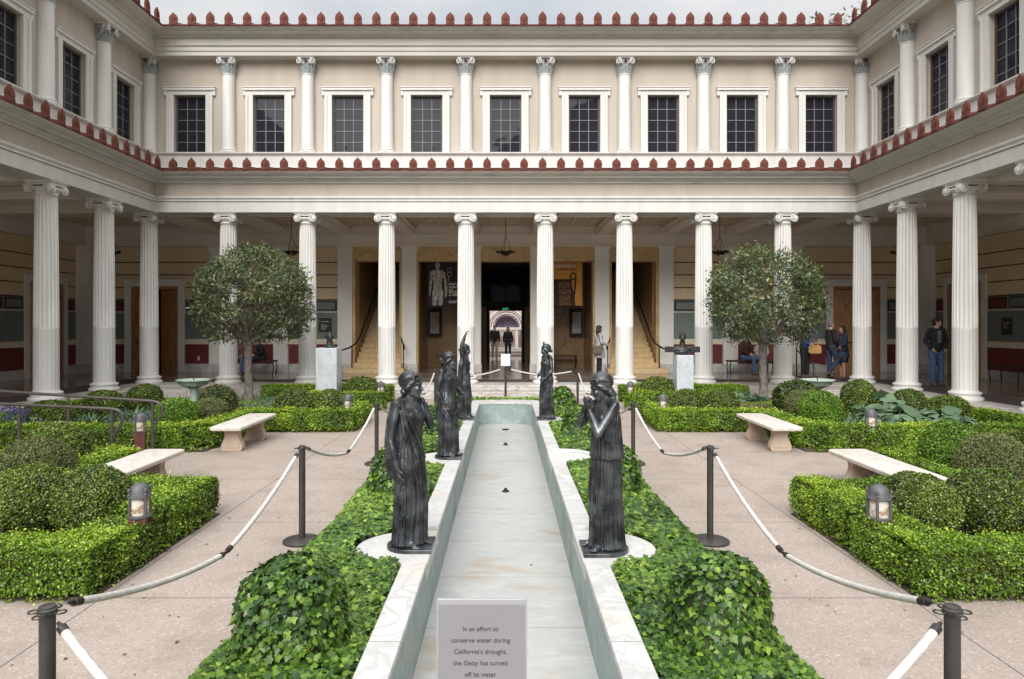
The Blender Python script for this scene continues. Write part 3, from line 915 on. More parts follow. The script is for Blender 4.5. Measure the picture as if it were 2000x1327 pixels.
def mitre(sgn, L):
    """end position of a sweep at an inside corner: x = sgn*(L + y)"""
    return lambda y: sgn * (L + y)
NEAR = 20.0
ENDS = {BW: (mitre(-1, CX), mitre(1, CX)), LW: (lambda y: -NEAR, lambda y: y), RW: (lambda y: -y, lambda y: NEAR)}
colp = None; ucolp = None; winp = None; antp = None
for wing in (BW, LW, RW):
    xa, xb = ENDS[wing]
    e = MB(); e.sweep_x(LOWP[:3] + [(-.32, 5.305), (.30, 5.305)], xa, xb)
    e.sweep_x([(.295, 5.306)] + LOWP[3:7] + [(-.32, 5.455), (.295, 5.455)], xa, xb)
    e.build('architrave', 'white_paint', wing)
    e = MB(); e.sweep_x([(.29, 5.456), (-.318, 5.456), (-.318, 5.797), (.29, 5.797)], xa, xb); e.build('frieze', 'stucco', wing)
    e = MB(); e.sweep_x([(.28, 5.798)] + LOWP[9:], xa, xb); e.build('cornice', 'cornice', wing)
    e = MB(); e.sweep_x(BASEP, xa, xb); e.build('upper_plinth', 'white_paint', wing)
    e = MB(); e.sweep_x(UPP[:2] + UPP[2:10] + [(.10, 9.775)], xa, xb); e.build('upper_entablature', 'white_frieze', wing)
    e = MB(); e.sweep_x([(.095, 9.776)] + UPP[10:], xa, xb); e.build('upper_cornice', 'cornice', wing)
    side = wing is not BW
    if side:
        ks = [k * SGAP for k in range(0, 9)]
        sg = -1 if wing is LW else 1
        cols = [sg * k for k in ks[1:6]]
        wins = [sg * (k + SGAP / 2) for k in ks[0:5]]
    else:
        cols = [(-4.5 + k) * GAP for k in range(10)]
        wins = [(-4 + k) * GAP for k in range(9)]
    for x in cols:
        if colp is None: colp = make_column(wing); c = colp
        else: c = dup(colp, parent=wing)
        c.location = (x, 0, FL)
        if side and abs(x) > 6.6: continue
        if ucolp is None: ucolp = make_upper_column(wing); c = ucolp
        else: c = dup(ucolp, parent=wing)
        c.location = (x, .02, 6.69)
    # upper wall with window openings
    holes = [(x - .44, x + .44, 6.69, 8.35) for x in wins if not (side and abs(x) > 8)]
    b = MB()
    if not side: holes_wall(b, -CX - .1, CX + .1, 6.2, 9.9, .10, .30, holes)
    elif wing is LW: holes_wall(b, -NEAR, .095, 6.2, 9.9, .10, .30, holes)
    else: holes_wall(b, -.095, NEAR, 6.2, 9.9, .10, .30, holes)
    b.build('upper_wall', 'stucco', wing)
    for x in wins:
        if side and abs(x) > 8: continue
        if winp is None: winp = make_window(wing); c = winp
        else: c = dup(winp, parent=wing)
        c.location = (x, .10, 6.69)
    # eaves
    if not side:
        antp = eaves(wing, xa, xb, 6.045, -.74, 37, -18 * .4935, .4935, -.06, 6.20, antp)
        antp = eaves(wing, xa, xb, 9.94, -.72, 37, -18 * .4935, .4935, 2.2, 10.9, antp)
    else:
        n1 = 17
        f = (-.74 - .26 - (n1 - 1) * .4935) if wing is LW else (.74 + .26)
        antp = eaves(wing, xa, xb, 6.045, -.74, n1, f, .4935, -.06, 6.20, antp)
        f = (-.74 - .26 - 7 * .4935) if wing is LW else (.74 + .26)
        antp = eaves(wing, xa, xb, 9.94, -.72, 8, f, .4935, 2.2, 10.9, antp)
    # upper floor slab and outer shell (keeps the rooms behind dark)
    s = MB()
    if not side:
        s.box(-15, 15, .31, 12.1, 5.56, 5.9)
        s.box(-15, 15, 12.05, 12.25, 5.9, 10.5)
        s.box(-15, 15, .31, 12.1, 10.2, 10.4)
    else:
        q = sorted(((-NEAR, .25) if wing is LW else (-.25, NEAR)))
        s.box(q[0], q[1], .315, 7, 5.57, 5.91)
        s.box(q[0], q[1], 6.9, 7.1, 5.92, 10.4)
        s.box(q[0], q[1], .315, 7, 10.21, 10.41)
    s.build('floor_slab', 'ceiling_paint', wing)
# ------------------------------------------------------------------ portico interiors
PD = 4.55                                     # portico depth (local y of the back wall face)
ZB, ZC = 4.99, 5.30                           # beam bottom, coffer level
# back wing: local x = world X, local y = world Y - CY
def back_portico():
    w = BW
    bm_ = MB()
    for k in range(10):
        x = (-4.5 + k) * GAP
        bm_.box(x - .20, x + .20, .30, PD - .12, ZB + .02, 5.56)
        bm_.box(x - .25, x + .25, .30, PD - .12, ZB + .17, ZB + .22)
    bm_.box(-15, 15, .30, .50, ZB + .021, 5.557)
    bm_.build('ceiling_beam', 'ceiling_paint', w)
    c = MB()
    for k in range(-1, 10):
        x0 = (-4.5 + k) * GAP + .27; x1 = x0 + GAP - .54
        if k in (-1, 9): 
            x0, x1 = ((-14.3, -CX - .27) if k == -1 else (CX + .27, 14.3))
        coffers(c, x0, x1, .55, PD - .15, ZC)
    c.build('coffered_ceiling', 'coffer_paint', w)
    # top fascia on the back wall
    f = MB()
    f.box(-14.5, 14.5, PD - .10, PD + .3, 4.62, 5.555)
    f.box(-14.5, 14.5, PD - .14, PD - .10, 4.62, 4.68); f.box(-14.5, 14.5, PD - .13, PD - .10, 5.00, 5.04)
    f.box(-14.5, 14.5, PD - .17, PD - .10, 5.26, 5.32)
    f.build('wall_frieze', 'ceiling_paint', w)
    # pilasters
    p0 = None
    for k in range(10):
        x = (-4.5 + k) * GAP
        if p0 is None:
            p0 = empty('pilaster', (x, PD, 0)); p0.parent = w
            s = MB(); s.box(-.25, .25, -.12, .14, .60, 4.10); s.build('shaft', 'white_paint_lifted', p0, bevel=.006)
            s = MB(); s.box(-.26, .26, -.13, .14, 4.10, 4.13); s.box(-.25, .25, -.12, .14, 4.13, 4.50); s.box(-.27, .27, -.14, .14, 4.50, 4.56); s.box(-.29, .29, -.16, .14, 4.56, 4.62)
            s.build('capital', 'white_paint_lifted', p0, bevel=.004)
            s = MB(); s.box(-.28, .28, -.15, .14, FL, .60); s.build('base', 'plinth_marble', p0, bevel=.006)
        else:
            dup(p0, loc=(x, PD, 0), parent=w)
    # corner piers
    for sx in (-1, 1):
        s = MB(); xs = sorted((sx * 14.0, sx * 14.62))
        s.box(xs[0], xs[1], PD - .45, PD + .2, .60, 4.62); s.box(xs[0] - .03, xs[1] + .03, PD - .48, PD + .2, FL, .60, 1)
        s.box(xs[0] - .02, xs[1] + .02, PD - .47, PD + .2, 4.08, 4.11)
        s.build('corner_pier', ['white_paint_lifted', 'plinth_marble'], w, bevel=.005)
    # painted wall bays
    def bands(x0, x1, box=True, boxes=()):
        t = MB()
        zs = [2.80, 3.215, 3.655, 4.085, 4.62]
        for i in range(4):
            z0, z1 = zs[i], zs[i + 1]
            cuts = [x0] + [x for x in (np.arange(-15, 15, 1.05) + (.5 if i % 2 else 0)) if x0 + .2 < x < x1 - .2] + [x1]
            for a, c_ in zip(cuts[:-1], cuts[1:]):
                t.box(a + .003, c_ - .003, PD, PD + .2, z0 + .018, z1 - .018, 0)
            t.box(x0, x1, PD + .03, PD + .2, z0 - .018, z0 + .0175, 1)
        t.box(x0, x1, PD + .02, PD + .2, 2.36, 2.78, 2)          # dark box band
        t.box(x0, x1, PD - .005, PD + .2, 2.36 + 0, 2.395, 3)
        t.build('painted_wall', ['tan_wall', 'dark_line', 'green_panel', 'cream_band'], w)
        q = MB()
        L = x1 - x0
        nb = 1 if L < 1.4 else 2
        for k in range(nb):
            a = x0 + .06 + k * L / nb; c_ = x0 + L * (k + 1) / nb - .06
            q.box(a, c_, PD + .005, PD + .02, 2.43, 2.75, 0)
            q.box(a + .05, c_ - .05, PD - .003, PD + .005, 2.47, 2.71, 1 if (k + int(abs(x0) * 3)) % 2 == 0 else 2)
        q.build('framed_panel', ['dark_line', 'red_dado', 'green_panel'], w)
        g = MB(); g.box(x0, x1, PD + .01, PD + .2, 1.45, 2.36); g.build('green_panel', 'green_panel', w)
        g = MB(); g.box(x0, x1, PD - .004, PD + .2, 1.27, 1.45); g.build('dado_rail', 'cream_band', w)
        g = MB(); g.box(x0, x1, PD + .01, PD + .2, .60, 1.27); g.build('red_dado', 'red_dado', w)
        g = MB(); g.box(x0, x1, PD - .02, PD + .2, FL, .60); g.build('skirting', 'plinth_marble', w)
    for s in (-1, 1):
        for a, c_ in ((5.75, 7.45), (7.95, 9.65), (10.15, 11.02), (13.08, 14.0)):
            x0, x1 = sorted((s * a, s * c_)); bands(x0, x1)
        # door
        x0, x1 = sorted((s * 11.02, s * 13.08))
        d = empty('door', (0, 0, 0)); d.parent = w
        fr = MB()
        fr.box(x0, x0 + .22, PD - .05, PD + .2, FL, 3.26); fr.box(x1 - .22, x1, PD - .05, PD + .2, FL, 3.26)
        fr.box(x0, x1, PD - .05, PD + .2, 3.26, 3.42); fr.box(x0 - .02, x1 + .02, PD - .09, PD + .2, 3.42, 3.50)
        fr.build('door_frame', 'white_paint_lifted', d, bevel=.006)
        t = MB(); zs = [3.50, 3.655, 4.085, 4.62]
        for i in range(3): t.box(x0 + .001, x1 - .001, PD, PD + .2, zs[i] + .018, zs[i + 1] - .018, 0); t.box(x0 + .001, x1 - .001, PD + .03, PD + .2, zs[i] - (.018 if i else 0), zs[i] + .0175, 1)
        t.build('painted_wall', ['tan_wall', 'dark_line'], w)
        lin = MB(); lin.box(x0 + .22, x0 + .28, PD - .02, PD + .35, FL, 3.26); lin.box(x1 - .28, x1 - .22, PD - .02, PD + .35, FL, 3.26); lin.box(x0 + .28, x1 - .28, PD - .02, PD + .35, 3.16, 3.26)
        lin.build('lining', 'wood', d)
        for k, ang in ((0, -14), (1, 24)):
            lf = MB(); lw = .74
            lf.box(0, lw, -.025, .025, 0, 2.82, 0)
            for z0, z1 in ((.18, .78), (.92, 1.55), (1.70, 2.62)):
                for fy in (-1, 1):
                    ys = sorted((fy * .025, fy * .040)); lf.box(.12, lw - .12, ys[0], ys[1], z0, z1, 0)
                    ys = sorted((fy * .040, fy * .048)); lf.box(.19, lw - .19, ys[0], ys[1], z0 + .07, z1 - .07, 0)
            o = lf.build('door_leaf', 'wood', d, bevel=.006)
            o.location = ((x0 + .28) if k == 0 else (x1 - .28), PD, FL)
            o.rotation_euler = (0, 0, rad(ang) if k == 0 else rad(180 - ang))
            h = MB(); h.tube([(lw - .10, -.08, .75), (lw - .10, -.095, 1.0), (lw - .10, -.08, 1.25)], .018, n=8)
            h.box(lw - .13, lw - .07, -.09, -.02, .72, .80); h.box(lw - .13, lw - .07, -.09, -.02, 1.20, 1.28)
            h.tube([(lw * .2, -.07, 1.02), (lw - .12, -.07, 1.02)], .015, n=8)
            h.build('handle', 'iron', o, smooth=40)
        # dark room behind the door
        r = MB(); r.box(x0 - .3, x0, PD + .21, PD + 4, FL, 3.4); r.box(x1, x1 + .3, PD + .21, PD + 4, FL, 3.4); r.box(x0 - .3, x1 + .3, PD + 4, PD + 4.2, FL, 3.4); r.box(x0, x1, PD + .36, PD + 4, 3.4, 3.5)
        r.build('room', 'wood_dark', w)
    # ---- centre five bays: marble openings
    CB = [(-4.4, 1.52, 'stair'), (-2.2, 1.58, 'bay'), (0, 1.68, 'door'), (2.2, 1.58, 'bay'), (4.4, 1.52, 'stair')]
    for cx, ow, kind in CB:
        h = ow / 2
        t = MB()
        for a, c_ in ((cx - .85, cx - h), (cx + h, cx + .85)):
            t.box(a, c_, PD - .03, PD + .42, FL, 4.12)
        t.box(cx - .85, cx + .85, PD - .03, PD + .42, 4.12, 4.62)
        t.box(cx - h - .03, cx - h + .0, PD - .045, PD - .03, FL, 4.12); t.box(cx + h, cx + h + .03, PD - .045, PD - .03, FL, 4.12)
        t.box(cx - h - .03, cx + h + .03, PD - .045, PD - .031, 4.12, 4.16)
        t.build('marble_surround', 'gold_marble', w, bevel=.005)
    # side rooms (bays)
    for s in (-1, 1):
        x0, x1 = sorted((s * 1.30, s * 3.02))
        r = MB()
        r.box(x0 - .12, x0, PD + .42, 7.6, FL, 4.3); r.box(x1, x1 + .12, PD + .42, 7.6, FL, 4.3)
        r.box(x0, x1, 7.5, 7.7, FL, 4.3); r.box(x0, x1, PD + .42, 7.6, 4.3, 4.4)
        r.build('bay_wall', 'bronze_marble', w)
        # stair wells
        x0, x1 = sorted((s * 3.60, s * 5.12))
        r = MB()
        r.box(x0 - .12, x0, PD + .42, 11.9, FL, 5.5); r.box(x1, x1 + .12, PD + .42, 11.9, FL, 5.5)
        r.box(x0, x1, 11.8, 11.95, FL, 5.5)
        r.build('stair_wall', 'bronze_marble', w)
        st = MB()
        st.box(s * 4.4 - 1.0, s * 4.4 + 1.0, PD - .75, PD - .05, FL, FL + .165)
        st.box(s * 4.4 - .86, s * 4.4 + .86, PD - .40, PD - .05, FL + .165, FL + .33)
        for k in range(22):
            y = PD - .05 + k * .30; z = FL + .33 + k * .165
            st.box(x0 + .02, x1 - .02, y, y + .31, max(FL, z - .4), z + .165)
            st.box(x0 + .02, x1 - .02, y - .018, y, z + .135, z + .165)
        st.build('staircase', 'stair_marble', w, bevel=.005)
    # vestibule
    v = MB()
    for s in (-1, 1):
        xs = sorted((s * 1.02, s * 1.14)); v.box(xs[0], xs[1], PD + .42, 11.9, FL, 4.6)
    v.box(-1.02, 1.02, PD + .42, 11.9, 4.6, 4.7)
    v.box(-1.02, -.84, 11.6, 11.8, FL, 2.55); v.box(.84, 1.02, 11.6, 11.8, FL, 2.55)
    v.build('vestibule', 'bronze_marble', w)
    d = empty('exit_door', (0, 11.6, 0)); d.parent = w
    f = MB(); f.box(-.84, -.74, 0, .15, FL, 2.55); f.box(.74, .84, 0, .15, FL, 2.55); f.box(-.84, .84, 0, .15, 2.55, 2.72)
    f.box(-1.02, 1.02, 0, .12, 2.72, 2.95); f.build('door_frame', 'iron', d)
    g = MB(); g.box(-1.02, 1.02, .04, .07, 2.95, 4.6); g.build('transom_glass', 'window_glass', d)
    g = MB()
    for x in (-.68, 0, .68): g.box(x - .02, x + .02, .0, .04, 2.95, 4.6)
    g.box(-1.02, 1.02, .0, .038, 3.7, 3.74); g.build('transom_bars', 'iron', d)
    for s in (-1, 1):
        l = MB(); xs = sorted((s * .70, s * .74)); l.box(xs[0], xs[1], -.78, -.02, FL + .02, 2.52)
        l.build('door_leaf', 'wood_dark', d)
    # outer wall of the building, with the exit opening
    o = MB(); holes_wall(o, -15, 15, FL - .3, 5.56, 11.81, 12.05, [(-.84, .84, FL - .3, 2.72)]); o.build('outer_wall', 'mosaic_pink', w)
    # small fixings
    for x in (-10.55, ):
        m = MB(); m.box(x - .04, x + .04, PD - .0, PD + .01, .72, .86); m.build('power_outlet', 'plastic_white', w)
back_portico()

def side_portico(wing):
    sg = -1 if wing is LW else 1        # local x direction towards the camera
    def X(a, b): return sorted((sg * a, sg * b))
    bm_ = MB()
    for k in range(1, 8):
        x = sg * k * SGAP
        bm_.box(x - .20, x + .20, .30, PD - .12, ZB + .02, 5.56); bm_.box(x - .25, x + .25, .30, PD - .12, ZB + .17, ZB + .22)
    a, b = X(-.25, 18); bm_.box(a, b, .301, .50, ZB + .022, 5.558)
    a, b = X(-.30, .22); bm_.box(a, b, .50, PD - .12, ZB + .023, 5.559)
    bm_.build('ceiling_beam', 'ceiling_paint', wing)
    c = MB()
    for k in range(0, 7):
        a, b = X(k * SGAP + .27, (k + 1) * SGAP - .27); coffers(c, a, b, .55, PD - .15, ZC + .002)
    c.build('coffered_ceiling', 'coffer_paint', wing)
    f = MB(); a, b = X(-4.4, 18)
    f.box(a, b, PD - .101, PD + .3, 4.621, 5.556); f.box(a, b, PD - .141, PD - .101, 4.621, 4.681); f.box(a, b, PD - .131, PD - .101, 5.001, 5.041); f.box(a, b, PD - .171, PD - .101, 5.261, 5.321)
    f.build('wall_frieze', 'ceiling_paint', wing)
    # local x of features (towards the camera positive via sg): wall, door, wall, pilaster, wall
    def bands(a, b):
        x0, x1 = X(a, b)
        t = MB(); zs = [2.80, 3.215, 3.655, 4.085, 4.62]
        for i in range(4):
            t.box(x0, x1, PD, PD + .2, zs[i] + .018, zs[i + 1] - .018, 0); t.box(x0, x1, PD + .03, PD + .2, zs[i] - .018, zs[i] + .0175, 1)
        t.box(x0, x1, PD + .02, PD + .2, 2.395, 2.78, 2); t.box(x0, x1, PD - .005, PD + .2, 2.36, 2.395, 3)
        t.build('painted_wall', ['tan_wall', 'dark_line', 'green_panel', 'cream_band'], wing)
        q = MB(); L = x1 - x0; nb = 1 if L < 1 else 2
        for k in range(nb):
            u = x0 + .06 + k * L / nb; v_ = x0 + L * (k + 1) / nb - .06
            q.box(u, v_, PD + .005, PD + .02, 2.43, 2.75, 0); q.box(u + .05, v_ - .05, PD - .003, PD + .005, 2.47, 2.71, 1 if k == 0 else 2)
        q.build('framed_panel', ['dark_line', 'red_dado', 'green_panel'], wing)
        g = MB(); g.box(x0, x1, PD + .01, PD + .2, 1.45, 2.36); g.build('green_panel', 'green_panel', wing)
        g = MB(); g.box(x0, x1, PD - .004, PD + .2, 1.27, 1.45); g.build('dado_rail', 'cream_band', wing)
        g = MB(); g.box(x0, x1, PD + .01, PD + .2, .60, 1.27); g.build('red_dado', 'red_dado', wing)
        g = MB(); g.box(x0, x1, PD - .02, PD + .2, FL, .60); g.build('skirting', 'plinth_marble', wing)
    # camera-side distances along the wall measured from CY (depth 19.2); far corner is at -4.1
    bands(-4.05, -3.55); bands(-1.55, .15); bands(.75, 3.2); bands(3.7, 8)
    for c0 in (.20, 3.2):
        s = MB(); x0, x1 = X(c0 + (.0 if c0 < 1 else 0), c0 + .50); s.box(x0, x1, PD - .12, PD + .1, .60, 4.62); s.box(x0 - .02, x1 + .02, PD - .15, PD + .1, FL, .60, 1)
        s.build('pilaster', ['white_paint_lifted', 'plinth_marble'], wing, bevel=.005)
    x0, x1 = X(-3.55, -1.55) 
    d = empty('door'); d.parent = wing
    fr = MB(); fr.box(x0, x0 + .2, PD - .05, PD + .2, FL, 3.26); fr.box(x1 - .2, x1, PD - .05, PD + .2, FL, 3.26); fr.box(x0, x1, PD - .05, PD + .2, 3.26, 3.48)
    fr.build('door_frame', 'white_paint_lifted', d, bevel=.006)
    t = MB(); zs = [3.48, 3.655, 4.085, 4.62]
    for i in range(3): t.box(x0 + .001, x1 - .001, PD, PD + .2, zs[i] + (.018 if i else .002), zs[i + 1] - .018, 0); t.box(x0 + .001, x1 - .001, PD + .03, PD + .2, zs[i] - (.018 if i else 0), zs[i] + .0175, 1)
    t.build('painted_wall', ['tan_wall', 'dark_line'], wing)
    for k, ang in ((0, -20), (1, 75)):
        lf = MB(); lw = .78; lf.box(0, lw, -.025, .025, 0, 2.92)
        for z0, z1 in ((.18, .82), (.95, 1.6), (1.75, 2.7)):
            for fy in (-1, 1):
                ys = sorted((fy * .025, fy * .04)); lf.box(.12, lw - .12, ys[0], ys[1], z0, z1)
        o = lf.build('door_leaf', 'wood', d, bevel=.006)
        o.location = ((x0 + .22) if k == 0 else (x1 - .22), PD, FL)
        a_ = ang if wing is RW else (75 if ang == -20 else 20)
        o.rotation_euler = (0, 0, rad(-abs(a_)) if k == 0 else rad(180 + abs(a_)))
        h = MB(); h.tube([(lw - .1, -.07, .8), (lw - .1, -.09, 1.0), (lw - .1, -.07, 1.2)], .016, n=8); h.build('handle', 'iron', o, smooth=40)
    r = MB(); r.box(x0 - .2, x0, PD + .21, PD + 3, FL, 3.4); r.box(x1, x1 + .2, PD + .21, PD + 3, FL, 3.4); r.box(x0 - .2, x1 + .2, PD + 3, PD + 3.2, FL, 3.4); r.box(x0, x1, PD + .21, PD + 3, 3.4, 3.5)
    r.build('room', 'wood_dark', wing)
side_portico(LW); side_portico(RW)

# ---- stair handrails (wall side rail sweeping down to a floor post)
for s, lab in ((-1, 'dark iron handrail curving down the outer side of the left marble staircase'), (1, 'dark iron handrail curving down the outer side of the right marble staircase')):
    r = empty('handrail', (s * 5.05, CY + PD, FL), 0, lab, 'handrail', 'stair handrails')
    b = MB(); pts = []
    for k in range(9):
        t = k / 8; y = .8 + t * 5.4; pts.append((-s * .04, y, .33 + .9 + (y) * .55))
    pts = pts[::-1]
    pts += [(-s * .03, .45, 1.42), (0, .15, 1.18), (s * .05, -.25, .98), (s * .20, -.62, .84), (s * .38, -.80, .78)]
    b.tube(pts, .028, n=8); b.build('rail', 'iron', r, smooth=50)
    p = MB(); p.tube([(s * .12, -.5, .0), (s * .12, -.5, .90)], .02, n=8); p.build('post', 'iron', r, smooth=50)
for s, lab in ((-1, 'dark iron rail at the inner side of the left staircase, beside the plum banner bay'), (1, 'dark iron rail at the inner side of the right staircase, behind the pale coat')):
    r = empty('handrail', (s * 3.45, CY + PD, FL), 0, lab, 'handrail', 'stair handrails')
    b = MB(); b.tube([(s * .22, 5, 4.1), (s * .22, .8, 1.75), (s * .18, .2, 1.35), (s * .08, -.2, 1.05), (-s * .02, -.45, .95), (-s * .06, -.6, .80)], .024, n=8); b.build('rail', 'iron', r, smooth=50)
    p = MB(); p.tube([(0, -.42, 0), (0, -.42, .95)], .02, n=8); p.build('post', 'iron', r, smooth=50)

# ---- hanging lamps
lamp_labels = {0: 'dark iron hanging lamp over the central doorway', -6.6: 'dark iron hanging lamp above the left clipped tree',
               6.6: 'dark iron hanging lamp beside the right clipped tree crown', -12.15: 'dark iron hanging lamp in the far left portico corner',
               12.15: 'dark iron hanging lamp in the far right portico corner'}
lp = None
for x, lab in lamp_labels.items():
    if lp is None:
        lp = empty('hanging_lamp', (x, CY + 2.1, 0), 0, lab, 'lamp', 'hanging lamps in the portico')
        b = MB(); b.tube([(0, 0, 5.30), (0, 0, 4.72)], .008, n=6)
        for k in range(12): b.tube([(0, 0, 4.74 + k * .047), (0, 0, 4.76 + k * .047)], .016, n=6)
        b.lathe([(.05, 5.28), (.06, 5.30)], 12)
        for k in range(3):
            a = k * 2 * PI / 3 + .3; b.tube([(0, 0, 4.72), (.20 * math.cos(a), .20 * math.sin(a), 4.20)], .007, n=6)
        b.build('chain', 'iron', lp, smooth=50)
        b = MB(); b.lathe([(.02, 4.06), (.07, 4.08), (.16, 4.13), (.20, 4.18), (.21, 4.20), (.18, 4.20), (.06, 4.14)], 20)
        for k in range(6):
            a = k * PI / 3; b.ball((.25 * math.cos(a), .25 * math.sin(a), 4.19), (.05, .05, .035), n=8, k=6); b.tube([(.18 * math.cos(a), .18 * math.sin(a), 4.16), (.25 * math.cos(a), .25 * math.sin(a), 4.17)], .012, n=6)
        b.build('lamp_bowl', 'iron', lp, smooth=50)
    else: dup(lp, loc=(x, CY + 2.1, 0), label=lab)

# ---- banners
def banner(x0, x1, mat_, name, label):
    r = empty(name, ((x0 + x1) / 2, CY + PD + .62, 2.60), 0, label, 'banner')
    W = (x1 - x0) / 2
    s = MB(); s.box(-W, W, 0, .012, 0, 1.60); s.build('sheet', mat_, r)
    b = MB(); b.tube([(-W - .04, .006, 1.60), (W + .04, .006, 1.60)], .018, n=8); b.tube([(-W, .006, .0), (W, .006, .0)], .014, n=8); b.build('rod', 'iron', r, smooth=50)
    return r
b1 = banner(-2.76, -1.40, 'banner_plum', 'exhibition_banner', 'plum exhibition banner with a pale silver standing figure and white lettering')
f = MB()                                                      # a plain printed standing figure
f.ball((-.32, -.004, 1.42), (.085, .004, .11), n=16); f.tube([(-.32, -.004, 1.35), (-.32, -.004, 1.20)], .045, n=8)
def flat_poly(b, pts, y=-.004, t=.003, m=0): b.prism(pts, y, y + t, m)
flat_poly(f, [(-.53, 1.24), (-.40, 1.29), (-.24, 1.29), (-.11, 1.24), (-.08, 1.05), (-.16, .95), (-.18, .72), (-.13, .55), (-.12, .30), (-.15, .02), (-.27, .02), (-.31, .38), (-.35, .02), (-.50, .02), (-.51, .40), (-.47, .62), (-.46, .90), (-.53, 1.02)])
flat_poly(f, [(-.58, 1.20), (-.52, 1.24), (-.50, .98), (-.53, .62), (-.59, .35), (-.62, .38), (-.61, .70)], y=-.0045)
flat_poly(f, [(-.12, 1.22), (-.06, 1.18), (.0, .85), (.02, .45), (-.02, .28), (-.06, .30), (-.06, .55), (-.10, .95)], y=-.0045)
f.build('printed_figure', 'silver_print', b1, smooth=40)
k = MB(); k.tube([(.0, -.004, .5), (.08, -.004, 1.05)], .012, n=6)
for cx_, cz in ((.10, 1.12), (.10, 1.27)):
    k.tube([(cx_ + .075 * math.cos(t), -.004, cz + .07 * math.sin(t)) for t in np.linspace(0, 2 * PI, 20)], .009, n=6)
k.build('printed_staff', 'silver_print', b1, smooth=40)
for i, (t, z, sz) in enumerate((('Ancient', .74, .125), ('Luxury', .635, .125), ('AND THE', .575, .035), ('Roman Silver', .50, .07), ('Treasure', .41, .12), ('from Berthouville', .36, .05), ('November 19, 2014 -', .16, .036), ('August 17, 2015', .11, .036))):
    text_obj('lettering', t, sz, 'ink_white', b1, loc=(.08, -.006, z), align='LEFT', bold=.004)
b2 = banner(1.30, 2.70, 'banner_gold', 'exhibition_banner', 'golden exhibition banner with a dark handled vase and script lettering')
f = MB()
flat_poly(f, [(-.55, 0), (-.50, .45), (-.44, .62), (-.40, .88), (.32, .88), (.36, .62), (.42, .45), (.46, 0)])
for s in (-1, 1):
    c0 = (-.46 if s < 0 else .38)
    f.tube([(c0 + .10 * math.cos(t), -.004, 1.05 + .11 * math.sin(t)) for t in np.linspace(0, 2 * PI, 24)], .028, n=6)
    f.tube([(c0 + s * .02, -.004, .25), (c0 + s * .06, -.004, .6), (c0 + s * .10, -.004, 1.0)], .03, n=6)
f.box(-.42, .34, -.004, -.001, .88, .95)
f.build('printed_vase', 'vase_print', b2)
f = MB(); f.box(-.12, .30, -.008, -.0045, .02, .38); f.box(-.14, .30, -.008, -.0045, .42, .60); f.box(-.14, .28, -.008, -.0045, .64, .84)
f.build('vase_painting', 'vase_red', b2)
text_obj('lettering', 'Dangerous', .20, 'ink_white', b2, loc=(.0, -.006, 1.36), width=.95, align='CENTER')
text_obj('lettering', 'PERFECTION', .09, 'ink_red', b2, loc=(.20, -.006, 1.26), width=.62, align='CENTER', bold=.002)
text_obj('lettering', 'Funerary Vases from Southern Italy', .04, 'ink_white', b2, loc=(.16, -.006, 1.20), width=.55, align='CENTER')

# ---- wall signs
def wall_sign(loc, rz, label, lines, w=.46, h=.49):
    r = empty('wall_sign', loc, rz, label, 'sign')
    s = MB(); s.box(-w / 2, w / 2, -.012, 0, -h / 2, h / 2); s.build('panel', 'sign_dark', r, bevel=.003)
    for (t, x, z, sz) in lines: text_obj('lettering', t, sz, 'ink_white', r, loc=(x, -.014, z), align='LEFT', bold=.001)
wall_sign((-6.20, CY + PD + .005, 1.93), 0, 'small black directory sign on the green wall behind the left bust',
          [('<', -.20, .15, .05), ('Changing Exhibitions', -.14, .11, .034), ('^', -.20, .05, .05), ('Family Forum', -.14, -.01, .034), ('TimeScape Room', -.14, -.06, .034), ('Museum Store', -.14, -.11, .034), ('Restrooms', -.14, -.16, .034)])
wall_sign((14.445, 19.92, 1.90), rad(-90), 'small black directory sign on the green wall of the right portico',
          [('<', -.16, .13, .05), ('Permanent Collection', -.12, .09, .030), ('Galleries 101', -.12, .02, .030), ('Galleries 112', -.12, -.05, .030)], w=.42, h=.50)
ex = empty('exit_sign', (0.0, CY + 11.3, 2.63), 0, 'small green lit EXIT sign above the far doorway', 'sign')
s = MB(); s.box(-.17, .17, 0, .05, -.08, .08); s.build('housing', 'sign_dark', ex)
text_obj('lettering', 'EXIT', .13, 'exit_green', ex, loc=(0, -.004, -.05), bold=.004)

# ---- reliefs and bench inside the bays
for s, lab in ((-1, 'pale stone relief fragment in a dark niche under the plum banner'), (1, 'pale stone torso relief in a dark niche under the golden banner')):
    r = empty('stone_relief', (s * 2.72, CY + 7.42, 2.02), 0, lab, 'relief')
    b = MB(); b.box(-.26, .26, -.05, .06, -.55, .55); b.build('backing', 'iron', r)
    b = MB(); b.box(-.17, .17, -.16, -.05, -.42, .40)
    b.ball((0.02, -.17, .15), (.11, .05, .16)); b.ball((.0, -.17, -.1), (.09, .05, .18)); b.ball((.04, -.17, -.32), (.07, .04, .12)); b.ball((-.10, -.17, .1), (.035, .035, .16))
    remesh(b, 'carving', 'relief_stone', r, voxel=.012)
def bench_iron(loc, rz, label, L=.9, h=.47):
    r = empty('waiting_bench', loc, rz, label, 'bench', 'dark benches in the portico')
    s = MB(); s.box(-L / 2, L / 2, -.2, .2, h - .05, h); s.build('seat', 'wood_dark', r, bevel=.008)
    for sx in (-1, 1):
        for sy in (-1, 1):
            b = MB(); b.tube([(sx * (L / 2 - .06), sy * .16, h - .05), (sx * (L / 2 - .03), sy * .17, h * .5), (sx * (L / 2 - .07), sy * .16, 0)], [.02, .016, .02], n=8)
            b.build('leg', 'iron', r, smooth=50)
    return r
